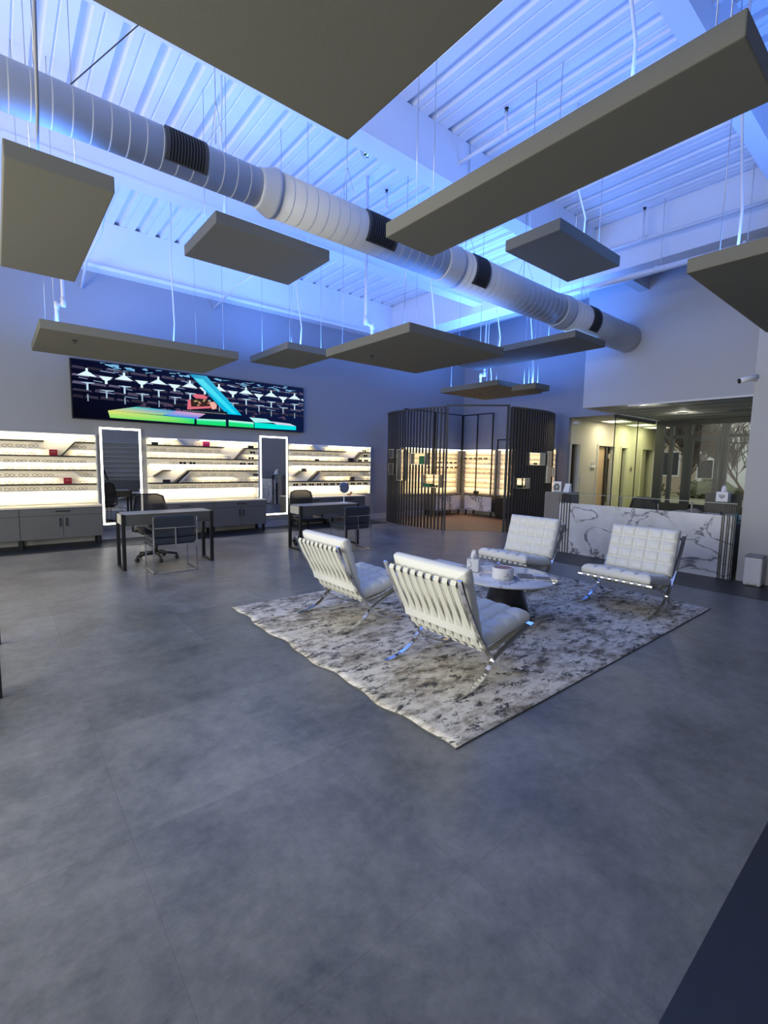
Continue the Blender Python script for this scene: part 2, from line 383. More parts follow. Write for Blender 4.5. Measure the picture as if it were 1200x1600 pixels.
S('ceiling_beam', MB().box((10.3, 5.2, 5.3), (10.42, YW, ZD-.001)), M_BEAM)

# ------------------------------------------------------------------ corridor, reception, outside
S('ceiling_reception', MB().box((XS+.12, 0, ZC), (13.68, 5.08, ZC+.05)), M_CEILT)
S('ceiling_corridor', MB().prism([(XW+.12, 5.2), (13.8, 5.2), (16.9, 6.4), (XW+.12, 6.4)], ZC, ZC+.05), M_CEILT)
tg = MB()
for i in range(1, 7): tg.box((XS+i*.61, 0.02, ZC-.004), (XS+i*.61+.02, 5.2, ZC))
for i in range(1, 5): tg.box((XS+.02, i*1.22, ZC-.004), (13.7, i*1.22+.02, ZC))
S('trim_4', tg, M_INK)
# corridor wall with door openings
op = [(11.52, 11.93, 2.09), (12.97, 13.93, 2.10), (14.37, 14.76, 2.09), (15.85, 16.75, 2.09)]
cw = MB(); xx = XW+.12
for a, b, h in op:
    cw.box((xx, 6.4, 0), (a, 6.52, ZC)); cw.box((a, 6.4, h), (b, 6.52, ZC)); xx = b
cw.box((xx, 6.4, 0), (17, 6.52, ZC)).prism([(13.8, 5.17), (13.8, 5.22), (16.9, 6.40), (16.9, 6.35)], 0, ZC)
S('wall_corridor', cw, M_CORR)
S('wall_rooms', MB().box((XW+.12, 7.9, 0), (17, 8.0, ZC)).box((XW+.12, 6.52, ZC), (17, 8.0, ZC+.05)).box((16.9, 6.52, 0), (17, 7.9, ZC)).box((12.45, 6.53, 0), (12.5, 7.9, ZC)).box((14.1, 6.53, 0), (14.15, 7.9, ZC)).box((15.3, 6.53, 0), (15.35, 7.9, ZC)), M_CORR)
def casing(n, a, b, h, leaf=None):
    m = MB().box((a-.05, 6.37, 0), (a, 6.40, h+.05)).box((b, 6.37, 0), (b+.05, 6.40, h+.05)).box((a, 6.37, h), (b, 6.40, h+.05))
    m.box((a, 6.40, 0), (a+.02, 6.52, h)).box((b-.02, 6.40, 0), (b, 6.52, h))
    o = S('door_%d' % n, m, M_CORR)
    if leaf: leaf(o)
    return o
def leaf_slot(o): MB().box((11.74, 6.44, 0), (11.82, 6.50, 2.08)).build('door_stile', M_BLACK, o); MB().box((11.82, 6.45, .02), (11.91, 6.47, 2.07)).build('door_edge', M_STEEL, o); MB().box((11.54, 6.50, 0), (11.74, 6.515, 2.08)).build('door_leaf', M_DOOR, o)
def leaf_beige(o):
    MB().box((12.99, 6.46, 0), (13.50, 6.50, 2.08)).build('door_leaf', M_DOOR, o)
    MB().box((13.50, 6.42, 0), (13.60, 6.50, 2.08)).build('door_edge', M_BLACK, o)
    h = MB()
    for z in (1.75, .35): h.box((13.58, 6.385, z), (13.68, 6.42, z+.14))
    h.build('hinge', M_STEEL, o)
def leaf_dark(o): MB().box((14.39, 6.46, 0), (14.64, 6.48, 2.07)).build('door_leaf', M_VOID, o)
def leaf_last(o): MB().box((15.87, 6.49, 0), (16.4, 6.51, 2.07)).build('door_leaf', M_CORR, o)
casing(4, 11.52, 11.93, 2.09, leaf_slot); casing(5, 12.97, 13.93, 2.10, leaf_beige); casing(6, 14.37, 14.76, 2.09, leaf_dark); casing(7, 15.85, 16.75, 2.09, leaf_last)
# corridor ceiling troffers
for i, (x, l) in enumerate(((13.0, 'nearest the blue room'), (14.5, 'in the middle of the corridor'), (15.65, 'at the far end of the corridor'))):
    t = thing('ceiling_light', 'bright rectangular ceiling light %s' % l, 'ceiling light', (x, 5.95, ZC), 0, 'corridor ceiling lights')
    MB().box((-.32, -.3, -.012), (.32, .3, -.002)).build('frame', M_WHITE, t)
    MB().box((-.29, -.27, -.018), (.29, .27, -.0125)).build('diffuser', M_TROFF, t)
    area('corridor_light', (x, 5.8, ZC-.03), (0, 0, 0), .55, .5, 16, (1.0, .88, .60))
for i, (x, y, l) in enumerate(((9.95, 4.02, 'round recessed downlight near the glass corner of the reception ceiling'), (11.9, 4.0, 'round recessed downlight deeper in over the reception desk'))):
    t = thing('downlight', l, 'ceiling light', (x, y, ZC), 0, 'reception downlights')
    MB().lathe([(.11, -.008), (.11, -.001), (.085, -.001), (.085, -.008)], 24).build('trim_ring', M_WHITE, t)
    MB().disc(.082, -.007, -.003).build('lens', M_DOWN, t)
    d = spot_point('reception_downlight', (x, y, ZC-.06), 9, (1, .93, .78), .06)
t = thing('air_vent', 'grey square air vent in the reception ceiling', 'vent', (12.0, 2.9, ZC))
MB().box((-.3, -.3, -.012), (.3, .3, -.005)).build('frame', M_INK, t)
v = MB()
for i in range(7): v.box((-.26, -.25+i*.075, -.02), (.26, -.22+i*.075, -.0125))
v.build('louver', M_CEILT, t)
# small things on the corridor wall
t = thing('thermostat', 'white thermostat box on the corridor wall beside the beige door', 'thermostat', (12.72, 6.4, 1.5))
MB().bbox((-.12, -.045, -.02), (.12, -.001, .05), .008).build('body', M_PAPER, t); MB().box((-.10, -.012, .052), (.10, -.001, .13)).build('notice_plate', M_WHITE, t)
tag(MB().bbox((12.07, 6.385, 1.08), (12.16, 6.399, 1.22), .004).build('light_switch', M_PAPER), 'white light switch low on the corridor wall near the first slot door', 'switch')
t = thing('wall_intercom', 'grey and black wall intercom further along the corridor', 'intercom', (15.1, 6.4, 1.38))
MB().bbox((-.05, -.03, 0), (.05, -.001, .16), .006).build('body', M_STEEL, t); MB().box((-.03, -.034, .03), (.03, -.031, .11)).build('screen', M_BLACK, t)
tag(MB().bbox((11.55, 6.27, 2.58), (11.75, 6.399, 2.68), .02).build('emergency_light', M_PAPER), 'small white emergency light high at the start of the corridor wall', 'emergency light')

# exterior window wall behind the reception
ww = MB()
ww.box((13.68, -.02, 2.62), (13.8, 5.2, ZC)).box((13.68, 0, 0), (13.8, 5.0, .55))
S('wall_window_header', ww, M_FRAMEG)
wg = MB()
for y0, y1 in ((5.0, 5.2), (4.78, 4.86), (4.36, 4.52), (3.56, 3.72), (2.3, 2.38), (0, .1)): wg.box((13.68, y0, .55), (13.8, y1, 2.62))
wg.box((13.70, 0, 2.28), (13.78, 5.0, 2.36)).box((13.69, 0, .55), (13.79, 5.0, .60)).box((13.70, 0, 2.12), (13.77, 3.56, 2.15))
S('window_2', wg, M_FRAMEG)
S('window_3', MB().box((13.735, 0, .56), (13.745, 5.0, 2.62)), M_SMOKE)
dd = MB().box((13.60, 3.72, 0), (13.66, 3.80, 2.28)).box((13.60, 4.28, 0), (13.66, 4.36, 2.28)).box((13.60, 3.80, 2.19), (13.66, 4.28, 2.28)).box((13.60, 3.80, 0), (13.66, 4.28, .25))
S('door_8', dd, M_FRAMEG)
S('wall_reception_side', MB().box((XS+.12, -.1, 0), (13.8, 0, ZC)), M_WHITE)
# outside
M_GRASS = mat('winter_grass', (.34, .32, .20), .9, noise=(4, .4)); M_ROAD = mat('road', (.2, .2, .2), .9)
S('ground_outside', MB().box((13.85, -40, -.12), (70, 60, -.02)), M_GRASS)
S('road', MB().box((17.5, -40, -.02), (22, 60, -.01)), M_ROAD)
M_SIDING = mat('white_siding', (.85, .87, .88), .7); M_BARK = mat('bark', (.16, .12, .09), .9); M_BRICKT = mat('tan_brick', (.55, .44, .33), .8, noise=(20, .2)); M_HEDGE = mat('hedge_leaf', (.15, .17, .09), .8, noise=(10, .5), bump=(14, 1.0))
t = thing('house', 'white sided house with dark window across the street', 'house', (30, 6.6, 0))
sd = MB()
sd.box((0, -8, 0), (6, 2.6, 4.6)).build('wall', M_SIDING, t)
MB().add([(-.4, -8.3, 4.6), (-.4, 2.9, 4.6), (6.4, 2.9, 4.6), (6.4, -8.3, 4.6), (3, -8.3, 6.4), (3, 2.9, 6.4)], [(0,1,5,4), (2,3,4,5), (0,4,3), (1,2,5), (0,3,2,1)]).build('roof', M_BRICKT, t)
for y in (1.75, -1.6):
    f = MB().box((-.03, y, .95), (-.001, y+.8, 2.05)).build('window_frame', M_PAPER, t)
    MB().box((-.05, y+.06, 1.01), (-.031, y+.74, 1.99)).build('window_pane', M_BLACK, f)
t = thing('brick_house', 'tan brick building behind bare trees across the street', 'house', (33, 14.5, 0))
MB().box((0, -5, 0), (7, 12, 6.5)).build('wall', M_BRICKT, t)
for y in (-3.5, -.2, 3.2):
    for z in (1.0, 3.8):
        f = MB().box((-.04, y, z), (-.001, y+1.2, z+1.6)).build('window_frame', M_PAPER, t)
        MB().box((-.06, y+.1, z+.1), (-.041, y+1.1, z+1.5)).build('window_pane', M_BLACK, f)
def branchy(seed, h):
    rnd = random.Random(seed); m = MB()
    def br(p, d, L, r, lev):
        pts = [p]; rs = [r]
        for k in range(4):
            d = (d+Vector((rnd.uniform(-.25, .25), rnd.uniform(-.25, .25), rnd.uniform(-.05, .2)))).normalized()
            p = p+d*L/4; pts.append(p); rs.append(r*(1-.16*(k+1)))
            if lev < 4 and k >= (1 if lev == 0 else 0):
                for q in range(2 if lev < 3 else 1):
                    dd = (d+Vector((rnd.uniform(-1, 1), rnd.uniform(-1, 1), rnd.uniform(-.1, .7)))).normalized()
                    br(p, dd, L*rnd.uniform(.5, .75), rs[-1]*.6, lev+1)
        m.tube(pts, [max(q, .012) for q in rs], 5 if lev < 2 else 3)
    br(Vector((0, 0, -.1)), Vector((0, 0, 1)), h, h*.03, 0)
    return m
for i, (x, y, h, l) in enumerate(((25, 9.9, 2.6, 'bare brown tree outside the left panes beside the brick building'), (20.5, 6.7, 2.3, 'bare brown tree outside between the brick building and white house'), (23.5, 5.2, 2.4, 'bare spreading tree outside in front of the white house'))):
    t = thing('bare_tree', l, 'tree', (x, y, 0), i*1.3, 'bare trees outside')
    branchy(20+i, h).build('trunk', M_BARK, t)
def bush(seed, sx, sy, sz):
    rnd = random.Random(seed); m = MB()
    for k in range(260):
        a, b2 = rnd.uniform(0, 6.28), rnd.uniform(0, 1.5); rr = rnd.uniform(.7, 1.05)
        p = Vector((math.cos(a)*math.cos(b2)*sx*rr, math.sin(a)*math.cos(b2)*sy*rr, math.sin(b2)*sz*rr+.03))
        q = Vector((rnd.uniform(-1, 1), rnd.uniform(-1, 1), rnd.uniform(-1, 1))).normalized()*.16; r2 = q.cross(Vector((rnd.uniform(-1, 1), .3, .5))).normalized()*.12
        m.add([p-q, p+r2, p+q, p-r2], [(0, 1, 2, 3)])
    m.ball((0, 0, sz*.45), 1, 0, 8, (sx*.8, sy*.8, sz*.55)); return m
for i, (x, y, sx, sy, sz, l) in enumerate(((28.5, 8.1, .8, 1.6, .9, 'green bush under the dark window of the white house'), (28.6, 4.6, .8, 1.7, .9, 'long green bush along the white house further right'), (29, 12.2, .9, 2.2, .9, 'low bush in front of the brick building'))):
    tag(bush(i, sx, sy, sz).build('bush', M_HEDGE, loc=(x, y, 0)), l, 'bush', 'bushes outside')

# glass partitions of the reception
t = thing('glass_partition', 'green tinted glass partition with black top rail between corridor and reception', 'partition', (XW, 5.2, 0))
MB().box((.02, .03, 0), (2.3, .045, ZC-.08)).build('glass_pane', M_GREEN, t)
MB().box((0, .015, ZC-.08), (2.3, .065, ZC)).build('top_rail', M_BLACK, t)
MB().box((0, .03, 0), (.02, .045, ZC-.08)).build('edge_strip', M_BLACK, t)
sj = MB().box((1.25, .028, 0), (1.262, .047, ZC-.08)).build('joint', M_BLACK, t)
t = thing('glass_front', 'tall clear glass screen above the reception counter under the bulkhead', 'partition', (XS+.03, 0, 0))
MB().box((0, 1.8, 0), (.012, 2.6, ZC-.03)).box((0, 2.615, 0), (.012, 4.27, ZC-.03)).build('glass_pane', M_GLASS, t)
MB().box((-.02, 1.8, ZC-.03), (.03, 4.27, ZC)).build('head_channel', M_PAPER, t)

# ================================================================== DUCT
t = thing('spiral_duct', 'long round white spiral duct running under the ceiling into the bulkhead wall', 'duct', (0, 4.35, 4.02))
RX = Matrix(((0,0,1,0),(1,0,0,0),(0,1,0,0),(0,0,0,1)))    # local z -> X
segs = [(-3.9, 2.00, .157), (2.16, 4.42, .200), (4.66, 7.1, .236), (7.32, XS-.002, .254)]
for (a, b, r) in segs:
    prof = []; n = int((b-a)/.12)
    m = MB(); m.lathe([(r, a), (r, b)], 56, 0, RX, True)
    for i in range(1, n):
        x = a+(b-a)*i/n; m.lathe([(r-.001, x-.006), (r+.0012, x-.003), (r+.0012, x+.003), (r-.001, x+.006)], 56, 0, RX, False)
    m.build('duct_section', M_DUCT, t)
for (a, b, r0, r1) in ((2.00, 2.16, .157, .200), (4.42, 4.66, .200, .236), (7.10, 7.32, .236, .254)):
    MB().lathe([(r0+.002, a-.005), (r0+.012, a), (r0+.012, a+.02), (r1+.012, b-.03), (r1+.012, b), (r1+.002, b+.005)], 40, 0, RX, True).build('reducer', M_DUCT, t)
def grille(xa, xb, r):
    m = MB(); th0, th1 = R(132), R(230)          # on the camera side, local: angle from +Y
    N = 10; rr = r+.012
    def pt(x, th, q): return (x, math.cos(th)*q, -math.sin(th)*q) if False else (x, math.cos(th)*q, math.sin(th)*q)
    for (x0, x1) in ((xa, xa+.03), (xb-.03, xb)):
        for k in range(N):
            a0 = th0+(th1-th0)*k/N; a1 = th0+(th1-th0)*(k+1)/N
            v = [pt(x0, a0, rr), pt(x1, a0, rr), pt(x1, a1, rr), pt(x0, a1, rr), pt(x0, a0, r-.01), pt(x1, a0, r-.01), pt(x1, a1, r-.01), pt(x0, a1, r-.01)]
            m.add(v, [(0,1,2,3),(7,6,5,4),(0,4,5,1),(1,5,6,2),(2,6,7,3),(3,7,4,0)])
    for (a0, a1) in ((th0, th0+.06), (th1-.06, th1)):
        v = [pt(xa, a0, rr), pt(xb, a0, rr), pt(xb, a1, rr), pt(xa, a1, rr), pt(xa, a0, r-.01), pt(xb, a0, r-.01), pt(xb, a1, r-.01), pt(xa, a1, r-.01)]
        m.add(v, [(0,1,2,3),(7,6,5,4),(0,4,5,1),(1,5,6,2),(2,6,7,3),(3,7,4,0)])
    g = m.build('grille', M_FRAMEG, t)
    f = MB()
    for k in range(N):
        a0 = th0+(th1-th0)*k/N; a1 = th0+(th1-th0)*(k+1)/N
        f.add([pt(xa, a0, r+.008), pt(xb, a0, r+.008), pt(xb, a1, r+.008), pt(xa, a1, r+.008)], [(0,1,2,3)])
    f.build('grille_shade', M_VOID, g)  # near-black sheet paints the shade of the open duct behind the blades
    nb = 11
    for i in range(nb):
        x = xa+.035+(xb-xa-.07)*(i+.5)/nb; b = MB()
        for k in range(N):
            a0 = th0+.06+(th1-th0-.12)*k/N; a1 = th0+.06+(th1-th0-.12)*(k+1)/N
            b.add([pt(x-.005, a0, r+.011), pt(x+.003, a0, r+.011), pt(x+.003, a1, r+.011), pt(x-.005, a1, r+.011)], [(0,1,2,3)])
        b.build('grille_blade', M_FRAMEG, g)
grille(1.17, 1.50, .159); grille(3.16, 3.56, .202); grille(4.86, 5.14, .238); grille(7.88, 8.16, .256)
hw = MB()
for x in (-1, .35, 1.62, 3.0, 4.9, 6.2, 7.9):
    hw.tube([(x, 0, .22), (x, -.02, ZD-4.02)], .004, 5); hw.tube([(x, -.02, .55), (x, .16, .2)], .003, 5); hw.tube([(x, -.02, .55), (x, -.16, .2)], .003, 5)
hw.build('hanger_wire', M_STEEL, t)

# ================================================================== HANGING PANELS
def panel(x0, y0, x1, y1, z, label, T=.12, sprinkler=None, cord=None, wy=.18):
    cx, cy = (x0+x1)/2, (y0+y1)/2; hx, hy = (x1-x0)/2, (y1-y0)/2
    t = thing('acoustic_panel', label, 'ceiling panel', (cx, cy, z), 0, 'hanging acoustic panels')
    MB().bbox((-hx, -hy, 0), (hx, hy, T), .008).build('board', M_PANEL, t)
    for sx in (-1, 1):
        for sy in (-1, 1):
            wyy = -hy+wy if sy < 0 else hy-.18
            MB().tube([(sx*(hx-.18), wyy, T), (sx*(hx-.18)*.98, wyy, ZD-z-.001)], .0035, 5).build('suspension_wire', M_STEEL, t)
    st = MB()
    q = .10
    st.box((-hx+q, -hy+q, T), (hx-q, -hy+q+.02, T+.012)).box((-hx+q, hy-q-.02, T), (hx-q, hy-q, T+.012)).box((-hx+q, -hy+q+.02, T), (-hx+q+.02, hy-q-.02, T+.012)).box((hx-q-.02, -hy+q+.02, T), (hx-q, hy-q-.02, T+.012))
    st.build('led_strip', mat('blue_led', (1, 1, 1), .5, emit=(.25, .5, 1.0), estr=3.0), t)
    if cord:
        a, b = cord
        MB().tube([(a[0]-cx, a[1]-cy, T-.005), (a[0]-cx+.03, a[1]-cy, T+.4), (b[0]-cx-.02, b[1]-cy, (ZD-z)*.6), (b[0]-cx, b[1]-cy, ZD-z-.001)], .011, 6).build('power_cord', M_PAPER, t)
    if sprinkler:
        h = MB().lathe([(.035, -.006), (.035, -.001)], 16, 0, Matrix.Translation((sprinkler[0]-cx, sprinkler[1]-cy, 0)))
        for s in (-1, 1): h.tube([(sprinkler[0]-cx+s*.012, sprinkler[1]-cy, -.006), (sprinkler[0]-cx+s*.016, sprinkler[1]-cy, -.035)], .004, 6)
        h.lathe([(.022, -.04), (.022, -.035)], 12, 0, Matrix.Translation((sprinkler[0]-cx, sprinkler[1]-cy, 0)))
        h.build('sprinkler_head', M_BLACK, t)
    area('panel_uplight', (cx, cy, z+T+.03), (R(180), 0, 0), 2*hx-.3 if hx > .3 else .3, 2*hy-.3 if hy > .3 else .3, UPLIGHT*4*hx*hy*(.62 if hx*hy > .9 and y0 < 1 else 2.5 if x0 > 4 and y0 > 4.1 else 1), BLUE)
    return t
k = lambda p, s=.8: tuple(c*s for c in p)
panel(-.55, .35, 1.62, 2.34, 3.30, 'largest grey panel overhead, filling the top centre beside the duct', sprinkler=(.75, 1.72))
panel(2.67, .77, 3.23, 3.28, 3.42, 'long narrow grey panel crossing in front of the duct, top right', cord=((2.95, 1.4), (2.9, 1.5)))
left_panel = panel(.14, 4.18, .79, 6.50, 3.47, 'beige lit panel at the left edge, hanging beyond the duct start', wy=.50)
panel(1.80, 4.87, 3.13, 5.88, 3.84, 'grey panel directly below the first duct grille, left of the reducer', cord=((2.0, 5.2), (2.05, 5.3)))
panel(.52, 7.66, 3.17, 9.36, 3.16, 'long beige panel just above the big screen', sprinkler=(.95, 8.1), cord=((2.3, 8.2), (2.35, 8.3)))
panel(4.48, 2.74, 5.80, 3.40, 3.86, 'small grey panel near the girder, right of the long narrow panel', cord=((5.4, 3.0), (5.3, 3.1)))
panel(4.05, 7.65, 5.03, 9.23, 3.48, 'small panel beyond the screen corner, left of the square centre panel', cord=((4.5, 8.0), (4.5, 8.1)))
panel(4.00, 4.42, 5.90, 6.32, 3.115, 'square grey panel in the centre, between the screen and slatted pod', sprinkler=(4.45, 5.75), wy=.30, cord=((5.4, 5.4), (5.4, 5.5)))
panel(7.42, 4.16, 8.46, 7.02, 3.62, 'grey panel tucked under the far end of the duct', T=.11, wy=.60, cord=((8.1, 6.2), (8.1, 6.3)))
panel(8.50, 6.50, 10.22, 8.21, 3.24, 'low panel hanging above the slatted pod, larger of the two', sprinkler=(9.2, 7.55), cord=((9.9, 7.8), (9.9, 7.9)))
panel(8.62, 5.64, 9.15, 6.22, 3.09, 'smallest panel, beside the low one above the slatted pod', cord=((8.9, 5.9), (8.9, 6.0)))
panel(4.64, .30, 7.29, 1.62, 3.16, 'dark panel at the right edge, in front of the bulkhead wall', cord=((4.95, 1.35), (4.9, 1.4)))

# sprinkler pipes and conduits
M_PIPE = mat('painted_pipe', (.72, .72, .74), .45)
t = thing('sprinkler_pipe', 'white sprinkler branch pipe above the long narrow panel', 'pipe', (4.73, 3.2, 5.3))
MB().tube([(0, -3.6, 0), (0, 3.6, 0)], .022, 10).build('pipe', M_PIPE, t)
for y in (.45, -1.62, 2.6):
    MB().tube([(0, y, .0), (0, y, .24)], .015, 8).tube([(0, y-.05, 0), (0, y+.05, 0)], .03, 10).build('riser', M_PIPE, t)
    MB().lathe([(.022, .24), (.012, .26), (.026, .275)], 10, 0, Matrix.Translation((0, y, 0))).build('sprinkler_head', M_BLACK, t)
t = thing('sprinkler_pipe', 'white sprinkler pipe running along the face of the right girder', 'pipe', (8.0, 2.2, 5.07))
MB().tube([(0, -.41, -.06), (0, 2.4, .02)], .026, 10).build('pipe', M_PIPE, t)
MB().tube([(0, 1.25, .0), (0, 1.25, .42)], .018, 8).tube([(0, 1.19, 0), (0, 1.31, 0)], .036, 10).build('riser', M_PIPE, t)
MB().lathe([(.022, .42), (.012, .44), (.028, .46)], 10, 0, Matrix.Translation((0, 1.25, 0))).build('sprinkler_head', M_BLACK, t)
t = thing('water_main_pipe', 'thicker white pipe hanging below the right girder', 'pipe', (8.0, 2.4, 4.54))
MB().tube([(0, -.61, -.02), (0, 3.2, .03)], .045, 12).build('pipe', M_PIPE, t)
hb = MB()
for y in (-.3, .8, 2.5): hb.tube([(.10, y, .05), (.10, y, ZD-4.54-.002)], .008, 6).tube([(0, y, .05), (.10, y, .05)], .008, 6).tube([(0, y-.02, 0), (0, y+.02, 0)], .055, 12)
hb.build('hanger', M_PIPE, t)
def drop(x, y, z_to, lab, off=.12):
    t = thing('sprinkler_drop', lab, 'pipe', (x, y, z_to))
    MB().tube([(-off, 0, ZD-z_to-.005), (-off, 0, .36), (-off, 0, .34), (-off+.015, 0, .325), (-.015, 0, .31), (0, 0, .295), (0, 0, .27), (0, 0, .002)], .022, 8).build('pipe', M_PIPE, t)
    MB().tube([(-off, 0, .42), (-off, 0, .30)], .032, 10).tube([(0, 0, .35), (0, 0, .26)], .032, 10).build('elbow', M_PIPE, t)
drop(.75, 8.05, 3.28, 'white jogged sprinkler drop pipe above the beige screen panel', -.08)
drop(4.45, 5.75, 3.237, 'white jogged sprinkler drop pipe above the square centre panel', .12)
drop(9.2, 7.55, 3.362, 'white jogged sprinkler drop pipe above the low panel over the pod', -.14)
drop(.75, 1.72, 3.422, 'sprinkler drop pipe above the largest panel overhead', .1)
tag(MB().tube([(1.22, 6.9, 5.05), (1.35, 7.6, 5.15), (1.42, 8.6, 4.95), (1.33, 9.4, 4.78), (1.30, 9.94, 4.45)], .022, 8).build('conduit', M_PIPE), 'thin white conduit bent from the middle beam to the screen wall, left', 'conduit', 'conduits to the screen wall')
tag(MB().tube([(4.1, 7.1, 5.1), (3.75, 9.0, 4.85), (3.60, 9.94, 4.60)], .022, 8).build('conduit', M_PIPE), 'straight white brace from the middle beam to the wall right of the screen panel', 'conduit', 'conduits to the screen wall')
tag(MB().tube([(.2, 3.1, 5.52), (1.3, 3.6, 4.9), (.55, 4.6, 4.3)], .005, 6).build('loose_cable', M_BLACK), 'thin dark cable slung diagonally across the duct at upper left', 'cable')
MB().tube([(.30, 3.35, ZD-.001), (.30, 3.36, 4.6), (.33, 4.05, 3.78), (.36, 4.75, 3.60)], .011, 6, 0, Matrix.Translation((-.465, -5.34, -3.47))).build('power_cord', mat('grey_cord', (.3, .3, .3), .6), left_panel)
for x, y, z, l in ((3.94, 5.26, ZD, 'clear dome camera on the deck next to the largest panel'), (10.2, 8.5, ZD, 'small dome detector on the far deck above the pod')):
    t = thing('ceiling_dome', l, 'dome camera', (x, y, z))
    MB().lathe([(.10, -.03), (.10, -.001), ], 24).build('base', M_PIPE, t)
    MB().lathe([(.0001, -.13), (.045, -.118), (.075, -.085), (.085, -.031)], 24).build('dome', M_CHROME, t)

# ================================================================== SCREEN
t = thing('video_screen', 'wide wall mounted screen showing a performer on neon stage blocks', 'screen', (3.36, YW, 2.71))
MB().box((-2.29, -.075, -.515), (2.29, -.001, .515)).build('housing', M_BLACK, t)
def screen_picture():
    # every shape is a coloured polygon of the picture, in screen metres (x from the left edge, y from the bottom edge)
    pv = []; pf = []; pc = []; lay = [0]
    W_, H_ = 4.55, 1.0
    def poly(pts, col):
        lay[0] += 1; o = len(pv); d = -.0765-.00002*lay[0]
        cols = col if isinstance(col, list) else [col]*len(pts)
        for (x, y), c in zip(pts, cols):
            x = min(max(x, 0), W_); y = min(max(y, 0), H_)
            pv.append((x-W_/2, d, y-H_/2+.0)); pc.append((*c, 1))
        pf.append(tuple(range(o, o+len(pts))))
    rnd = random.Random(3)
    poly([(0, 0), (W_, 0), (W_, H_), (0, H_)], [(.002, .002, .006), (.004, .01, .05), (.006, .012, .06), (.003, .004, .02)])
    rows = [(.93, .5), (.80, .9), (.665, .7), (.545, .5), (.43, .35)]
    for r, (zy, br) in enumerate(rows):      # dark violet bands between the lamp rows
        x = 0
        while x < W_:
            L = rnd.uniform(.18, .36); h = rnd.uniform(.03, .055); a = rnd.uniform(.25, 1)*br
            poly([(x, zy-.075), (x+L*.9, zy-.085), (x+L*.86, zy-.085+h), (x+.02, zy-.075+h)], (.17*a, .15*a, .27*a)); x += L
    for i in range(46):
        x = rnd.uniform(0, W_); y = rnd.uniform(.42, .99); L = rnd.uniform(.06, .25)
        poly([(x, y), (x+L, y-.012), (x+L, y-.004), (x, y+.01)], (.35, .5, .8))
    for i in range(40):
        x = rnd.uniform(0, W_); y = rnd.uniform(.88, .99); L = rnd.uniform(.05, .16)
        poly([(x, y), (x+L, y+rnd.uniform(-.05, .05)), (x+L, y+.02), (x, y+.014)], (.2, .5, .8))
    wht = (.75, .95, 1.0)
    for i in range(8):
        x = .23+i*.585                          # wide bright hats and inverted hats in alternation
        if x > W_-.05: break
        poly([(x-.15, .735), (x+.15, .735), (x+.05, .80), (x+.018, .815), (x+.018, .87), (x-.018, .87), (x-.018, .815), (x-.05, .80)], wht)
        xx = x+.2925
        poly([(xx-.11, .76), (xx-.05, .70), (xx-.02, .69), (xx-.02, .63), (xx+.02, .63), (xx+.02, .69), (xx+.05, .70), (xx+.11, .76)], wht)
        poly([(x-.11, .625), (x+.11, .63), (x+.11, .62), (x+.015, .605), (x+.015, .49), (x-.015, .49), (x-.015, .605)], (.5, .7, .85))
        poly([(xx-.12, .52), (xx+.12, .525), (xx+.12, .51), (xx+.012, .50), (xx+.012, .38), (xx-.012, .38), (xx-.012, .50)], (.4, .55, .7))
        poly([(x-.01, .42), (x+.01, .42), (x+.01, .30), (x-.01, .30)], (.3, .4, .5))
    for i in range(30):                        # dim smoke flecks near the stage
        x = rnd.uniform(1.0, 4.2); y = rnd.uniform(.25, .42); L = rnd.uniform(.05, .2)
        poly([(x, y), (x+L, y-.01), (x+L*.8, y+.03)], (.09, .06, .11))
    # cyan beam
    poly([(1.98, 1.0), (2.32, 1.0), (3.05, .27), (2.72, .27)], [(.02, .3, .55), (.05, .45, .7), (.0, .55, .85), (.0, .5, .8)])
    poly([(2.06, .93), (2.24, .93), (2.95, .29), (2.84, .29)], [(.1, .75, .9), (.1, .75, .9), (.02, .75, .95), (.02, .75, .95)])
    # the performer behind the deck: pink shapes with a dark pattern
    pink = (.75, .16, .22)
    poly([(2.03, .58), (2.12, .52), (2.30, .53), (2.33, .58), (2.25, .62), (2.08, .62)], pink)
    poly([(1.98, .50), (2.14, .54), (2.32, .53), (2.42, .46), (2.48, .34), (1.95, .33)], (.035, .02, .015))
    for i in range(16):
        x = rnd.uniform(2.02, 2.38); y = rnd.uniform(.36, .50)
        poly([(x, y), (x+.05, y+.01), (x+.04, y+.035), (x+.005, y+.03)], rnd.choice([(.5, .38, .2), (.6, .12, .14), (.02, .02, .02), (.45, .3, .16)]))
    poly([(1.92, .30), (2.36, .36), (2.38, .40), (2.0, .36), (1.99, .50), (1.94, .50)], pink)
    poly([(2.36, .48), (2.46, .50), (2.52, .44), (2.50, .36), (2.42, .34)], (.85, .45, .38))
    poly([(1.80, .23), (2.75, .25), (2.73, .32), (1.82, .29)], (.012, .012, .02))
    for i in range(26):
        x = 1.84+i*.034; poly([(x, .262), (x+.018, .263), (x+.018, .278), (x, .277)], (.35, .38, .45))
    # stage blocks
    G0, G1, C1 = (.02, .70, .12), (.01, .80, .30), (.0, .75, .85)
    poly([(.53, .16), (1.0, .27), (1.72, .255), (1.45, .15)], [(.75, .72, .18), (.05, .6, .55), (.03, .3, .75), (.35, .65, .3)])
    poly([(1.45, .15), (1.72, .255), (2.28, .24), (2.10, .12)], [(.02, .35, .85), (.65, .3, .65), (.75, .4, .6), (.0, .15, .8)])
    poly([(.53, .16), (2.06, .125), (2.05, .02), (.56, .035)], [(.75, .8, .2), G1, G0, (.25, .75, .15)])
    poly([(2.10, .13), (2.70, .15), (2.70, .11), (2.10, .10)], (.35, .85, .65)); poly([(2.10, .10), (2.70, .11), (2.70, .015), (2.10, .02)], [G1, G1, G0, G0])
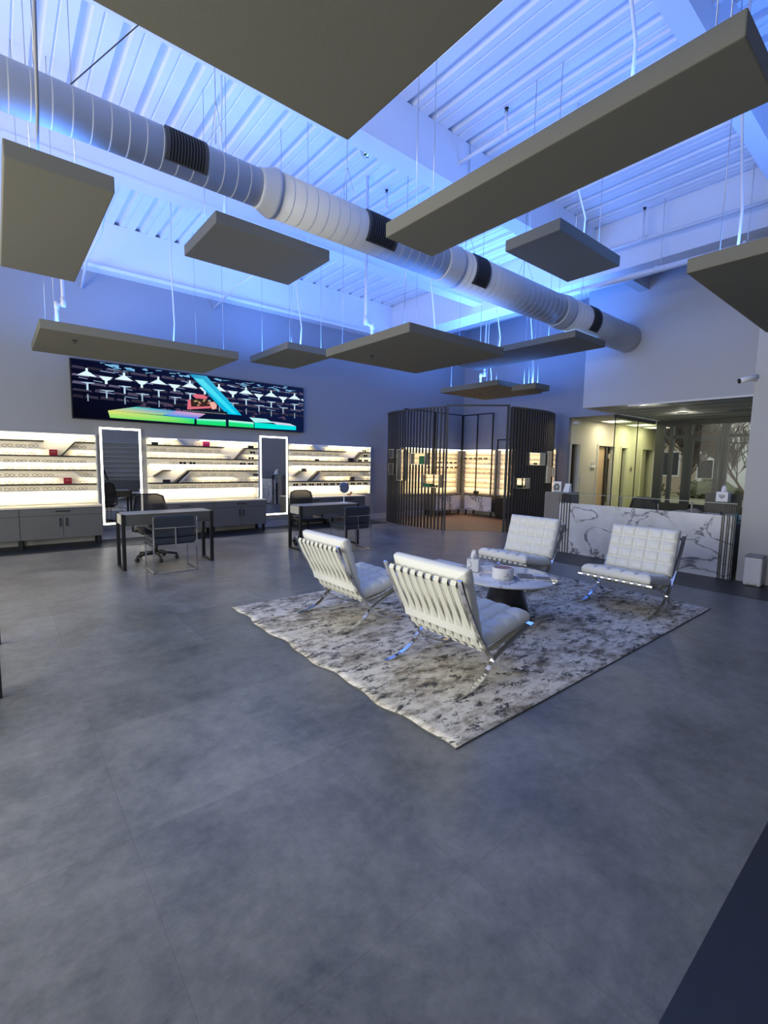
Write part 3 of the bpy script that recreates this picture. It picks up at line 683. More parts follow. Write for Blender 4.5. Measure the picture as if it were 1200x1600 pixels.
    poly([(2.76, .15), (3.32, .14), (3.32, .10), (2.76, .11)], (.45, .9, .75)); poly([(2.76, .11), (3.32, .10), (3.32, .02), (2.76, .02)], [G1, (.0, .8, .5), G0, G0])
    poly([(3.22, .24), (3.62, .235), (3.78, .16), (3.34, .14)], (.45, .85, .9)); poly([(3.72, .19), (4.2, .17), (4.36, .12), (3.86, .13)], (.65, .65, .8))
    poly([(3.34, .14), (4.36, .12), (4.36, .03), (3.34, .02)], [(.0, .8, .65), C1, C1, (.0, .8, .6)])
    me = bpy.data.meshes.new('screen_image'); me.from_pydata(pv, [], pf)
    at = me.color_attributes.new('picture', 'FLOAT_COLOR', 'POINT')
    for i, c in enumerate(pc): at.data[i].color = c
    me.materials.append(attr_emission('screen_picture', 1.0)); me.update()
    o = bpy.data.objects.new('screen_image', me); COL.objects.link(o); o.parent = t
    # each polygon faces the room
    bm = bmesh.new(); bm.from_mesh(me)
    for f in bm.faces:
        f.normal_update()
        if f.normal.y > 0: f.normal_flip()
    bm.to_mesh(me); bm.free()
screen_picture()

# ================================================================== DISPLAY WALLS, GLASSES, CABINETS
LV = [1.905, 1.785, 1.66, 1.537, 1.41, 1.297, 1.175, 1.05, .94]
SD = .13; YS = YW-.02            # shelf depth, face of the back panel
def make_glasses(dark):
    m = MB()
    for s in (-1, 1):
        ring = []
        for k2 in range(14):
            a = 2*math.pi*k2/14; ring.append((s*.034+.027*math.copysign(abs(math.cos(a))**.75, math.cos(a)), 0, .024+.021*math.copysign(abs(math.sin(a))**.8, math.sin(a))))
        m.tube(ring, .0032 if not dark else .0042, 5, 0, None, True)
        if dark: m.add([(x, .001, z) for x, y, z in ring], [tuple(range(14))], 0)
        m.tube([(s*.062, 0, .034), (s*.066, .006, .034), (s*.064, .085, .034), (s*.06, .105, .022)], .0018 if not dark else .0028, 4)
    m.tube([(-.008, 0, .032), (0, -.002, .034), (.008, 0, .032)], .003, 5)
    return m
M_RIM = mat('eyeglass_rim', (.035, .032, .03), .35); M_RIMD = mat('sunglass_black', (.008, .008, .009), .25); M_RIMT = mat('tortoise_rim', (.12, .075, .04), .35)
g_proto = {}
for key, dark, mm in (('clear', 0, M_RIM), ('dark', 1, M_RIMD), ('tan', 0, M_RIMT)):
    me_o = make_glasses(dark).build('eyeglasses', mm); g_proto[key] = me_o.data; bpy.data.objects.remove(me_o)
NAMEK = {'clear': 'thin dark rimmed eyeglasses', 'dark': 'black sunglasses', 'tan': 'brown rimmed eyeglasses'}
def put_glasses(key, loc, rz, label, group):
    o = bpy.data.objects.new('sunglasses' if key == 'dark' else 'eyeglasses', g_proto[key]); COL.objects.link(o)
    o.location = loc; o.rotation_euler = (0, 0, rz)
    return tag(o, label, 'sunglasses' if key == 'dark' else 'eyeglasses', group)

def bay(name_lab, x0, x1, shelves, diags, short):
    t = thing('shelf_display', name_lab, 'display shelf', (x0, YS, 0)); L = x1-x0
    MB().box((0, -.001, .70), (L, .019, 1.93)).build('back_panel', M_DISPLAY, t)
    MB().box((L, -.10, .70), (L+.02, .019, 1.93)).build('side_panel', M_SHELFW, t)
    for (k2, a, b) in shelves:
        lit = k2 in (0, 2, 4, 6, 8)
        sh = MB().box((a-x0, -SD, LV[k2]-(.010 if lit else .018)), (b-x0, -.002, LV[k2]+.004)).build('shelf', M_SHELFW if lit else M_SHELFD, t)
        if lit:
            MB().box((a-x0+.01, -SD-.004, LV[k2]-.012), (b-x0-.01, -SD, LV[k2]+.003)).build('led_strip', M_LED if k2 in (0, 4) else M_SHELFW, sh)
        area('shelf_light', ((a+b)/2, YS-SD*.75, LV[k2]-.016), (R(22), 0, 0), (b-a)*.98, .02, (SHELF_W if lit else SHELF_W*.75)*(b-a)*(1.5 if k2 == 8 else 1), WARM)  # dark shelves carry no strip; their lamp is added to even the glow
    for (xa, ka, xb, kb, dk2) in diags:
        pa = (xa-x0, 0, LV[ka]); pb = (xb-x0, 0, LV[kb])
        m = MB(); m.ribbon([(pa[0], -SD/2, pa[2]), (pb[0], -SD/2, pb[2])], (0, SD-.004, 0), .014)
        m.build('diagonal_shelf', M_SHELFD if dk2 else M_SHELFW, t)
    return t
B1 = ('first shelf display', -.95, 1.39)
bay('warm lit eyeglass display at the left edge, left of the first mirror', -.95, 1.39,
    [(0, -.95, 1.38), (1, -.95, .64), (1, 1.09, 1.38), (2, -.95, .66), (2, 1.0, 1.38), (3, -.95, 1.38), (4, -.95, 1.38), (5, -.95, 1.38), (6, -.95, .82), (6, 1.16, 1.38), (7, -.95, 1.38), (8, -.95, 1.38)],
    [(.88, 3, 1.09, 1, 1), (1.03, 5, 1.16, 6, 0)], 'left')
def bay2(lab, x0, x1):
    L = x1-x0; q = lambda f: x0+L*f
    return bay(lab, x0, x1,
        [(0, x0, q(.24)), (0, q(.43), x1-.01), (1, x0, q(.66)), (1, q(.87), x1-.01), (2, x0, q(.66)), (2, q(.89), x1-.01), (3, x0, x1-.01), (4, x0, x1-.01),
         (5, q(.12), q(.18)), (5, q(.33), x1-.01), (6, x0, q(.04)), (6, q(.42), q(.78)), (6, q(.94), x1-.01), (7, x0, x1-.01), (8, x0, x1-.01)],
        [(q(.24), 0, q(.30), 1, 0), (q(.77), 3, q(.87), 1, 1), (q(.04), 6, q(.12), 5, 1), (q(.21), 7, q(.33), 5, 1), (q(.25), 7, q(.36), 5, 0), (q(.87), 5, q(.94), 6, 0)], 'x'), q
_, q2 = bay2('warm lit eyeglass display between the two lit mirrors', 2.25, 4.48)
_, q3 = bay2('warm lit eyeglass display right of the second mirror, nearest the pod', 5.28, 7.62)
SHORT = {1: 'left display', 2: 'middle display', 3: 'right display'}
def fill(bayno, k2, xa, xb, step, kinds, rnd, skip=()):
    n = 0; x = xa+.10
    x0, L = {1: (-.95, 2.34), 2: (2.25, 2.23), 3: (5.28, 2.34)}[bayno]
    dg = [(.88, 3, 1.09, 1), (1.03, 5, 1.16, 6)] if bayno == 1 else [(x0+L*f, i, x0+L*g, j) for f, i, g, j in ((.24, 0, .30, 1), (.77, 3, .87, 1), (.04, 6, .12, 5), (.21, 7, .33, 5), (.25, 7, .36, 5), (.87, 5, .94, 6))]
    skip = list(skip)
    for f, i, g, j in dg:
        if min(i, j) < k2 <= max(i, j):
            xs = [f+(g-f)*(LV[i]-LV[k2]-h)/(LV[i]-LV[j]) for h in (0, .05)]
            skip.append((min(xs)-.085, max(xs)+.085))
    lab_sh = ORD[k2]
    while x < xb-.08:
        if not any(a < x < b for a, b in skip):
            key = kinds(x, rnd)
            put_glasses(key, (x, YS-.12, LV[k2]+.0075), rnd.uniform(-.12, .12), '%s on the %s level of the %s, %s from its left' % (NAMEK[key], lab_sh, SHORT[bayno], ORD[cnt[(bayno, k2)] % 20]), 'eyewear on the wall displays')
            cnt[(bayno, k2)] += 1
        x += step*rnd.uniform(.93, 1.07)
from collections import defaultdict
cnt = defaultdict(int); rnd = random.Random(11)
mostly = lambda x, r: 'clear' if r.random() < .86 else 'tan'
X_ = -.12
fill(1, 1, 1.08, 1.40, .2, mostly, rnd)
for k2, a, b, sk in ((2, X_, .66, ()), (2, 1.08, 1.40, ()), (3, X_, 1.40, ((.58, .9),)), (4, X_, 1.40, ()), (5, X_, 1.40, ()), (6, X_, .80, ()), (6, 1.16, 1.42, ()), (7, X_, 1.40, ((.84, 1.06),)), (8, X_, 1.40, ())):
    fill(1, k2, a, b, .172, mostly, rnd, sk)
def d2(x, r): return 'dark' if x > 4.22 or r.random() < .08 else mostly(x, r)
for k2, a, b, sk in ((1, 2.5, 3.6, ((3.2, 3.5),)), (2, 2.25, 3.7, ()), (2, 4.25, 4.5, ()), (3, 2.25, 4.5, ((3.85, 4.05),)), (4, 2.6, 4.5, ()), (5, 2.9, 4.4, ()), (6, 3.2, 3.95, ()), (7, 2.9, 4.5, ()), (8, 2.25, 4.5, ())):
    fill(2, k2, a, b, .178, d2 if k2 < 5 else mostly, rnd, sk)
def d3(x, r): return 'dark' if x > 7.1 else mostly(x, r)
for k2, a, b, sk in ((1, 5.85, 6.85, ()), (1, 7.3, 7.65, ()), (2, 5.3, 6.8, ()), (2, 7.35, 7.65, ()), (3, 5.3, 7.65, ((6.9, 7.15), (5.9, 6.15))), (4, 5.3, 7.65, ()), (5, 6.05, 7.4, ()), (6, 6.3, 7.1, ()), (7, 6.1, 7.65, ((6.9, 7.2),)), (8, 5.3, 7.65, ())):
    fill(3, k2, a, b, .19 if k2 != 8 else .205, (lambda x, r: 'dark') if k2 == 8 else (d3 if k2 < 4 else mostly), rnd, sk)
def small_box(x, k2, wx, hz, m, lab, text=True):
    t = thing('logo_box' if text else 'display_block', lab, 'box', (x, YS-.09, LV[k2]+.0045), 0, 'boxes on the wall displays')
    MB().bbox((-wx/2, -.02, 0), (wx/2, .03, hz), .003).build('body', m, t)
    if text:
        tx = MB()
        for i in range(6): tx.box((-wx*.28+i*wx*.095, -.0215, hz*.56), (-wx*.28+i*wx*.095+wx*.07, -.0201, hz*.66))
        tx.build('lettering', mat('pale_print', (.55, .35, .36), .5), t)
    return t
small_box(.765, 3, .115, .10, M_RED, 'dark red square box on the upper part of the left display')
small_box(.95, 7, .115, .105, M_RED, 'dark red square box low on the left display')
small_box(3.36, 1, .13, .095, M_MAGENTA, 'magenta box near the top of the middle display')
small_box(2.38, 1, .11, .045, M_BLACKP, 'flat black block at top left of the middle display', False)
small_box(4.32, 1, .11, .05, M_BLACKP, 'flat black block at top right of the middle display', False)
small_box(2.57, 7, .13, .06, M_BLACKP, 'flat black block low on the middle display by the diagonal shelf', False)
small_box(4.425, 6, .1, .045, M_BLACKP, 'flat black block at lower right of the middle display', False)
small_box(7.0, 3, .14, .085, M_BLACKP, 'black square box beside the diagonal shelf of the right display', False)
small_box(6.0, 3, .1, .04, M_BLACKP, 'flat black block at upper left of the right display', False)
small_box(5.64, 5, .11, .05, M_BLACKP, 'flat black block on the short shelf of the right display', False)
small_box(7.05, 7, .12, .10, mat('brown_box', (.10, .07, .05), .5), 'brown box low on the right display', False)

def cabinet(lab, x0, x1, nm, splits=None):
    t = thing('base_cabinet', lab, 'cabinet', (x0, 0, 0)); L = x1-x0; y0, y1 = 9.50, 9.94
    MB().box((0, y0, .155), (L, y1, .665)).build('body', M_CAB, t)
    MB().bbox((-.01, y0-.03, .6655), (L+.01, y1, .69), .003).build('top', M_CREAM, t)
    wv = L/nm
    for i in range(nm):
        a = i*wv
        d = MB().box((a+.004, y0-.018, .545), (a+wv-.004, y0-.0005, .655)).build('drawer', M_CAB, t)
        MB().box((a+wv/2-.10, y0-.035, .607), (a+wv/2+.10, y0-.019, .622)).build('handle', M_BLACK, d)
        for s in (0, 1):
            e = MB().box((a+.004+s*wv/2, y0-.018, .158), (a+wv/2-.002+s*(wv/2-.002), y0-.0005, .538)).build('door', M_CAB, t)
            hx = a+wv/2+(-.045 if s == 0 else .045)
            MB().box((hx-.007, y0-.045, .36), (hx+.007, y0-.036, .50)).box((hx-.007, y0-.036, .36), (hx+.007, y0-.019, .372)).box((hx-.007, y0-.036, .488), (hx+.007, y0-.019, .50)).build('handle', M_BLACK, e)
    for x in [.05]+[wv*i for i in range(1, nm)]+[L-.05]:
        for y in (y0+.03, y1-.06):
            MB().box((x-.025, y-.02, .004), (x+.025, y+.03, .155)).build('leg', M_BLACK, t)
    return t
cabinet('grey base cabinet with black handles under the left display', -.92, 1.40, 2)
cabinet('grey base cabinet with black handles under the middle display, behind the left desk', 2.22, 4.50, 2)
cabinet('grey base cabinet with black handles under the right display, nearest the pod', 5.27, 7.20, 2)

# mirrors with lit frames
for (x0, x1, l) in ((1.47, 2.15, 'tall mirror with glowing white frame left of the middle display'), (4.56, 5.24, 'tall mirror with glowing white frame right of the middle display')):
    t = thing('lit_mirror', l, 'mirror', (x0, YW, 0), 0, 'lit mirrors'); L = x1-x0
    MB().box((0, -.045, .28), (L, -.001, 2.07)).build('backing', M_SHELFW, t)
    MB().box((.035, -.049, .315), (L-.035, -.0455, 2.035)).build('mirror_glass', M_MIRROR, t)
    f = .035
    MB().box((0, -.05, .28), (f, -.0455, 2.07)).box((L-f, -.05, .28), (L, -.0455, 2.07)).box((f, -.05, .28), (L-f, -.0455, .315)).box((f, -.05, 2.035), (L-f, -.0455, 2.07)).build('led_frame', M_LEDW, t)

# the display on the wall behind the camera, seen in the mirror
t = thing('shelf_display', 'unlit eyeglass display on the opposite wall, seen only in the mirror', 'display shelf', (2.0, YB, 0))
MB().box((0, .001, .7), (3.4, .02, 2.3)).build('back_panel', mat('grey_back', (.3, .32, .35), .6), t)
for i in range(8): MB().box((0, .02, .85+i*.18), (3.4, .15, .862+i*.18)).build('shelf', M_SHELFW, t)
MB().ribbon([(1.2, .17, .7), (.7, .17, 2.3)], (.0, .03, 0), .06).build('diagonal_brace', M_BLACK, t)
t2 = thing('base_cabinet', 'dark base cabinet on the opposite wall, seen only in the mirror', 'cabinet', (2.0, YB, 0))
MB().box((0, .001, .15), (3.4, .40, .68)).build('body', M_CAB, t2)
lg = [MB().box((x, .05, 0.004), (x+.05, .35, .15)).build('leg', M_BLACK, t2) for x in (.05, 3.3)]

# ================================================================== DESKS AND CHAIRS
def desk(lab, loc, rz, L=1.2, D=.44):
    t = thing('desk', lab, 'desk', loc, rz, 'grey desks')
    MB().bbox((.02, .01, .605), (L-.02, D-.01, .757), .004).build('top', M_DESK, t)
    MB().box((.03, .005, .7575), (L-.03, D-.005, .764)).build('top_surface', mat('desk_top', (.45, .44, .40), .3), t)
    for s, x in ((0, 0), (1, L)):
        xo = x if s == 0 else x
        MB().box((xo-.004, .055, .62), (xo+.019, D-.055, .75) if s == 0 else (xo-.019, D-.055, .75)).build('end_panel', M_CREAM, t)
        m = MB(); a, b = (xo, xo+.04) if s == 0 else (xo-.04, xo)
        m.box((a-.012, 0, 0), (b-.012, .05, .762)).box((a-.012, D-.05, 0), (b-.012, D, .762)).box((a-.012, .05, 0), (b-.012, D-.05, .03))
        m.build('leg_frame', M_BLACK, t)
    return t
dk1 = desk('grey desk with black legs facing the middle display', (1.26, 6.98, 0), 0, 1.21, .42)
dk2 = desk('grey desk with a round table mirror on it, nearest the pod', (3.92, 6.95, 0), 0, 1.23, .42)
desk('grey desk at the left edge of which only black legs show', (-.045, 3.67, 0), R(90), 1.13, .6)
def guest_chair(lab, loc):
    t = thing('guest_chair', lab, 'chair', loc, 0, 'blue grey guest chairs')      # faces +Y, local origin between the legs
    W2, D2 = .275, .215
    for s in (-1, 1):
        m = MB(); r = .008
        for y, h in ((-D2, .74), (D2, .60)): m.box((s*W2-r, y-r, 0), (s*W2+r, y+r, h))
        m.box((s*W2-r, -D2, 0), (s*W2+r, D2, .016)).box((s*W2-r, -D2, .584), (s*W2+r, D2, .60)).box((s*W2-r, -D2, .36), (s*W2+r, D2, .374))
        m.build('side_frame', M_CHROME, t)
    MB().box((-W2, -D2-.008, 0), (W2, -D2+.008, .016)).box((-W2, -D2-.008, .60), (W2, -D2+.008, .612)).box((-W2, D2-.008, .36), (W2, D2+.008, .374)).box((-.008, -D2-.006, .37), (.008, -D2+.006, .60)).build('cross_frame', M_CHROME, t)
    MB().bbox((-W2+.012, -D2+.015, .375), (W2-.012, D2+.03, .47), .025).build('seat', M_BLUEGREY, t)
    MB().bbox((-W2+.012, -D2+.012, .472), (W2-.012, -D2+.085, .765), .025).build('backrest', M_BLUEGREY, t)
    return t
guest_chair('blue grey chair with thin chrome frame at the left desk', (1.80, 6.76, 0))
guest_chair('blue grey chair with thin chrome frame at the desk with the mirror', (4.72, 6.62, 0))
def task_chair(lab, loc, rz):
    t = thing('task_chair', lab, 'office chair', loc, rz, 'black mesh task chairs')    # faces +y local
    m = MB()
    for i in range(5):
        a = 2*math.pi*i/5+.3; c, s = math.cos(a), math.sin(a)
        m.tube([(.03*c, .03*s, .10), (.17*c, .17*s, .095), (.29*c, .29*s, .075)], [.026, .02, .016], 8)
    m.build('star_base', M_BLACKP, t)
    for i in range(5):
        a = 2*math.pi*i/5+.3; c, s = math.cos(a), math.sin(a)
        MB().tube([(.29*c-s*.022, .29*s+c*.022, .028), (.29*c+s*.022, .29*s-c*.022, .028)], .028, 12).tube([(.29*c, .29*s, .05), (.29*c, .29*s, .085)], .009, 6).build('caster', M_BLACK, t)
    MB().lathe([(.03, .08), (.03, .25), (.02, .25), (.02, .40)], 14).build('gas_column', M_BLACKP, t)
    MB().bbox((-.24, -.22, .41), (.24, .24, .49), .035).build('seat', M_BLACKP, t)
    for s in (-1, 1):
        MB().tube([(s*.2, 0, .43), (s*.30, .0, .45), (s*.30, -.01, .62)], .016, 8).bbox((s*.30-.035, -.13, .62), (s*.30+.035, .13, .65), .012).build('armrest', M_BLACKP, t)
    fr = MB(); fr.tube([(-.22, -.24, .52), (-.235, -.27, .75), (-.20, -.30, .93), (-.12, -.31, .965), (.12, -.31, .965), (.20, -.30, .93), (.235, -.27, .75), (.22, -.24, .52)], .014, 8, closed=True)
    fr.tube([(0, -.1, .42), (0, -.26, .46), (0, -.285, .60)], .02, 8)
    fr.build('back_frame', M_BLACKP, t)
    mesh = MB(); N = 10
    g = []
    for j in range(N+1):
        for i in range(N+1):
            u = (i/N-.5)*2; v = j/N; wv = .225-.03*max(0, v-.7)/.3
            g.append((u*wv, -.255-.05*v+.02*(1-u*u)*-.5, .53+.42*v))
    mesh.add(g, [(j*(N+1)+i, j*(N+1)+i+1, (j+1)*(N+1)+i+1, (j+1)*(N+1)+i) for j in range(N) for i in range(N)], 0, True)
    mesh.build('mesh_back', M_MESH, t)
    return t
def mesh_mat():
    m = bpy.data.materials.new('chair_mesh'); m.use_nodes = True; nt = m.node_tree; b = nt.nodes['Principled BSDF']
    b.inputs['Base Color'].default_value = (.01, .01, .012, 1); b.inputs['Alpha'].default_value = .93; b.inputs['Roughness'].default_value = .6
    return m
M_MESH = mesh_mat()
task_chair('black mesh office chair behind the left desk', (1.80, 7.60, 0), R(180))
task_chair('black mesh office chair behind the desk with the mirror', (4.42, 7.58, 0), R(175))
t = thing('table_mirror', 'round vanity mirror on a white stand on the right desk', 'table mirror', (4.97, 7.20, .764), R(-10))
MB().lathe([(.085, 0), (.085, .006), (.02, .012), (.009, .02), (.009, .17), (.007, .185)], 24).build('stand', M_PAPER, t)
TM = Matrix.Translation((0, 0, .28)) @ Matrix.Rotation(R(80), 4, 'X')
MB().lathe([(.098, -.012), (.102, 0), (.098, .012)], 36, 0, TM).build('rim', M_CHROME, t)
MB().disc(.094, .0122, .0135, 40, TM).build('glass', M_MIRROR, t)
MB().tube([(-.118, 0, .28), (-.1, 0, .28)], .008, 6).tube([(.1, 0, .28), (.118, 0, .28)], .008, 6).build('pivot', M_CHROME, t)
tag(MB().ball((0, 0, .03), .03, 0, 8, (2.2, 1.2, 1)).ball((.05, 0, .06), .035, 0, 8).ball((-.06, .01, .02), .02, 0, 6, (2, 1, .8)).build('plush_toy', mat('tan_plush', (.42, .26, .16), .8), loc=(6.85, 9.68, .69)), 'small tan lump lying on the right end of the nearest-pod cabinet', 'ornament')

# ================================================================== LOUNGE
# rug with a slightly wavy left edge
def rug():
    m = MB(); x0, y0, x1, y1 = 1.79, 1.55, 5.88, 4.58; nx, ny = 60, 60; vs = []
    for j in range(ny+1):
        for i in range(nx+1):
            u, v = i/nx, j/ny
            e = (1-u)**8*.018*(math.sin(v*23)+.6*math.sin(v*51+1))
            f = 0
            vs.append((x0+(x1-x0)*u+e-.02*math.sin(v*3)*(1-u)**4, y0+(y1-y0)*v, .010+f))
    W = nx+1
    m.add(vs, [(j*W+i, j*W+i+1, (j+1)*W+i+1, (j+1)*W+i) for j in range(ny) for i in range(nx)], 0, True)
    ring = [i for i in range(W)]+[j*W+nx for j in range(1, ny+1)]+[ny*W+i for i in range(nx-1, -1, -1)]+[j*W for j in range(ny-1, 0, -1)]
    o = len(m.v); m.v += [(m.v[i][0], m.v[i][1], .001) for i in ring]
    n = len(ring)
    for a in range(n):
        b = (a+1) % n; m.f.append((ring[a], o+a, o+b, ring[b])); m.mi.append(1); m.sm.append(False)
    return m
tag(rug().build('area_rug', [M_RUG, mat('rug_binding', (.12, .12, .12), .9)]), 'large distressed grey and cream area rug under the white lounge chairs', 'rug')

def tufted(W, L, T, nc, nr, depth=.034, res=9):
    # cushion in local coords: u across (-W/2..W/2), v along 0..L, thickness 0..T, rounded rim and sewn squares
    NX, NY = nc*res, nr*res; vs = []; fs = []
    def rim(d): return 1-max(0, 1-d/.035)**2.2
    for j in range(NY+1):
        for i in range(NX+1):
            u = i/NX; v = j/NY; x = (u-.5)*W; y = v*L
            gx = abs(math.sin(math.pi*u*nc)); gy = abs(math.sin(math.pi*v*nr))
            gro = (min(gx, 1)**.26)*(min(gy, 1)**.26)
            dedge = min(u*W, (1-u)*W, v*L, (1-v)*L)
            e = rim(dedge)
            inner = gro if dedge > .002 else 1
            z = T*(.62+.38*e)-depth*(1-gro)*min(1, dedge/.03)
            vs.append((x, y, z))
    Wn = NX+1
    fs = [(j*Wn+i, j*Wn+i+1, (j+1)*Wn+i+1, (j+1)*Wn+i) for j in range(NY) for i in range(NX)]
    ring = [i for i in range(Wn)]+[j*Wn+NX for j in range(1, NY+1)]+[NY*Wn+i for i in range(NX-1, -1, -1)]+[j*Wn for j in range(NY-1, 0, -1)]
    o = len(vs); n = len(ring)
    cxm, cym = 0, L/2
    for (kz, ins) in ((T*.45, -.004), (T*.12, 0), (0, .012)):
        for i in ring:
            x, y, z = vs[i]; dx = (1 if x > 0 else -1) if abs(abs(x)-W/2) < 1e-6 else 0; dy = (1 if y > L/2 else -1) if (y < 1e-6 or y > L-1e-6) else 0
            vs.append((x-dx*ins, y-dy*ins, kz))
    prev = ring
    for lv in range(3):
        cur = [o+lv*n+a for a in range(n)]
        for a in range(n):
            b = (a+1) % n; fs.append((prev[a], cur[a], cur[b], prev[b]))
        prev = cur
    fs.append(tuple(prev[::-1]))
    return vs, fs
def lounge_chair(lab, loc, rz):
    t = thing('lounge_chair', lab, 'chair', loc, rz, 'white tufted lounge chairs')
    back = [(-.395, .775), (-.327, .623), (-.208, .409), (-.115, .278), (-.03, .165), (.045, .108), (.12, .068), (.22, .030), (.32, .011), (.40, .007)]
    seat = [(.43, .335), (.30, .302), (.185, .262), (.08, .216), (-.03, .160), (-.10, .090), (-.17, .048), (-.25, .022), (-.32, .010), (-.38, .007)]
    def smooth(p):
        out = []
        for i in range(len(p)-1):
            p0, p1, p2, p3 = p[max(i-1, 0)], p[i], p[i+1], p[min(i+2, len(p)-1)]
            for k2 in range(3):
                s = k2/3; out.append(tuple(.5*((2*p1[c])+(-p0[c]+p2[c])*s+(2*p0[c]-5*p1[c]+4*p2[c]-p3[c])*s*s+(-p0[c]+3*p1[c]-3*p2[c]+p3[c])*s**3) for c in (0, 1)))
        out.append(p[-1]); return out
    for s in (-1, 1):
        y = s*.362
        MB().ribbon([(x, y, z) for x, z in smooth(back)], (0, .034, 0), .013).build('back_leg_bar', M_CHROME, t)
        MB().ribbon([(x, y-s*.001, z) for x, z in smooth(seat)], (0, .034, 0), .013).build('seat_leg_bar', M_CHROME, t)
    MB().ribbon([(-.374, -.355, .733), (-.374, .355, .733)], (.013, 0, -.028), .010).build('cross_bar', M_CHROME, t); MB().ribbon([(-.105, -.345, .262), (-.105, .345, .262)], (.02, 0, -.03), .011).build('cross_bar', M_CHROME, t); MB().ribbon([(.415, -.345, .331), (.415, .345, .331)], (.034, 0, .009), .011).build('cross_bar', M_CHROME, t)
    for i in range(9):
        y = -.30+i*.075
        MB().ribbon([(-.352, y, .755), (-.380, y, .762), (-.388, y, .735), (-.325, y, .605), (-.215, y, .405), (-.12, y, .265), (-.10, y, .245), (-.085, y, .255)], (0, .046, 0), .005).build('back_strap', M_STRAP, t)
        MB().ribbon([(.425, y, .347), (.44, y, .333), (.425, y, .322), (.30, y, .290), (.185, y, .250), (.02, y, .215), (-.10, y, .238)], (0, .046, 0), .005).build('seat_strap', M_STRAP, t)
    # seat cushion: slopes down to the back
    a = math.atan2(.421-.355, .50)
    vs, fs = tufted(.70, .545, .105, 5, 4)
    Ms = Matrix.Translation((-.125, 0, .258)) @ Matrix.Rotation(-a-.03, 4, 'Y') @ Matrix(((0,1,0,0),(-1,0,0,0),(0,0,1,0),(0,0,0,1)))
    MB().add(vs, fs, 0, True, Ms).build('seat_cushion', M_LEATHER, t)
    vs, fs = tufted(.70, .50, .105, 5, 4)
    d = Vector((-.345+.215, 0, .785-.338)).normalized(); nrm = Vector((d.z, 0, -d.x)); ux = Vector((0, -1, 0))
    Mb = Matrix(((ux.x, d.x, nrm.x, -.198), (ux.y, d.y, nrm.y, 0), (ux.z, d.z, nrm.z, .335), (0, 0, 0, 1)))
    MB().add(vs, fs, 0, True, Mb).build('back_cushion', M_LEATHER, t)
    return t
lc = lounge_chair('white tufted lounge chair nearest the camera, seen from behind', (2.575, 2.255, .010), 0)
dup(lc, (2.605, 3.655, .010), 0, 'white tufted lounge chair seen from behind, beyond the nearest one')
dup(lc, (5.31, 2.165, .010), R(180), 'white tufted lounge chair facing the camera before the marble counter')
dup(lc, (5.14, 3.46, .010), R(180), 'white tufted lounge chair facing the camera, beside the pod entrance')
t = thing('coffee_table', 'round marble top coffee table with black cone base on the rug', 'table', (3.83, 2.72, .010))
MB().lathe([(.455, .394), (.47, .400), (.472, .408), (.466, .414), (.0001, .414)], 64).build('tabletop', M_TOPM, t)
MB().lathe([(.25, 0), (.25, .006), (.235, .02), (.14, .385), (.16, .3935), (.0001, .3935)], 40).build('cone_base', mat('gloss_black_base', (.012, .012, .014), .22), t)
t = thing('side_table', 'small white side table with chrome legs half hidden behind the nearest chair', 'side table', (3.72, 3.52, .010))
MB().bbox((-.20, -.20, .375), (.20, .20, .40), .004).build('tabletop', M_PAPER, t)
for sx in (-1, 1):
    for sy in (-1, 1): MB().box((sx*.19-.008, sy*.19-.008, 0), (sx*.19+.008, sy*.19+.008, .375)).build('leg', M_CHROME, t)
def tissue_box(lab, loc, rz, s=.118, h=.13):
    t = thing('tissue_box', lab, 'tissue box', loc, rz)
    MB().bbox((-s/2, -s/2, 0), (s/2, s/2, h), .004).build('carton', M_MARBLE2 if 'table' in lab else M_PAPER, t)
    m = MB(); N = 14
    prof = [(.03, h), (.034, h+.02), (.03, h+.05), (.022, h+.075), (.01, h+.07)]
    vs = []
    for r, z in prof:
        for k2 in range(N):
            a = 2*math.pi*k2/N; q = r*(1+.35*math.sin(3*a+z*40)); vs.append((q*math.cos(a)*1.1, q*math.sin(a)*.8, z+.012*math.sin(2*a)*(1 if z > h else 0)))
    m.add(vs, [(i*N+k2, i*N+(k2+1) % N, (i+1)*N+(k2+1) % N, (i+1)*N+k2) for i in range(4) for k2 in range(N)], 0, True)
    m.build('tissue', M_TISSUE, t)
    return t
tissue_box('marbled tissue box on the coffee table edge', (3.72, 3.055, .425), R(30))
t = thing('round_box', 'round white hat box shaped tin with dusky red lid on the coffee table', 'round box', (3.72, 2.69, .425))
MB().lathe([(.098, 0), (.1, .004), (.1, .10), (.097, .104), (.090, .104), (.090, .0965)], 40).build('body', M_PAPER, t)
MB().disc(.0895, .097, .100, 40).build('lid', M_RED_LEATHER, t)
lg = MB()
for i in range(7): lg.box((-.03+i*.009, -.1012, .030), (-.024+i*.009, -.1003, .036))
lg.box((-.006, -.1012, .045), (.008, -.1003, .062)); lg.build('printed_logo', M_INK, t, rot=(0, 0, R(-30)))
t = thing('magazine', 'open dark photo magazine lying on the coffee table', 'magazine', (3.98, 2.52, .425), R(-48))
MB().box((-.15, -.11, 0), (.15, .11, .006)).build('cover', M_PAPER, t)
MB().box((-.145, -.105, .0061), (.0, .105, .0075)).box((.01, -.105, .0061), (.145, .02, .0075)).build('printed_page', mat('photo_page', (.13, .13, .12), .35, noise=(18, .8)), t)

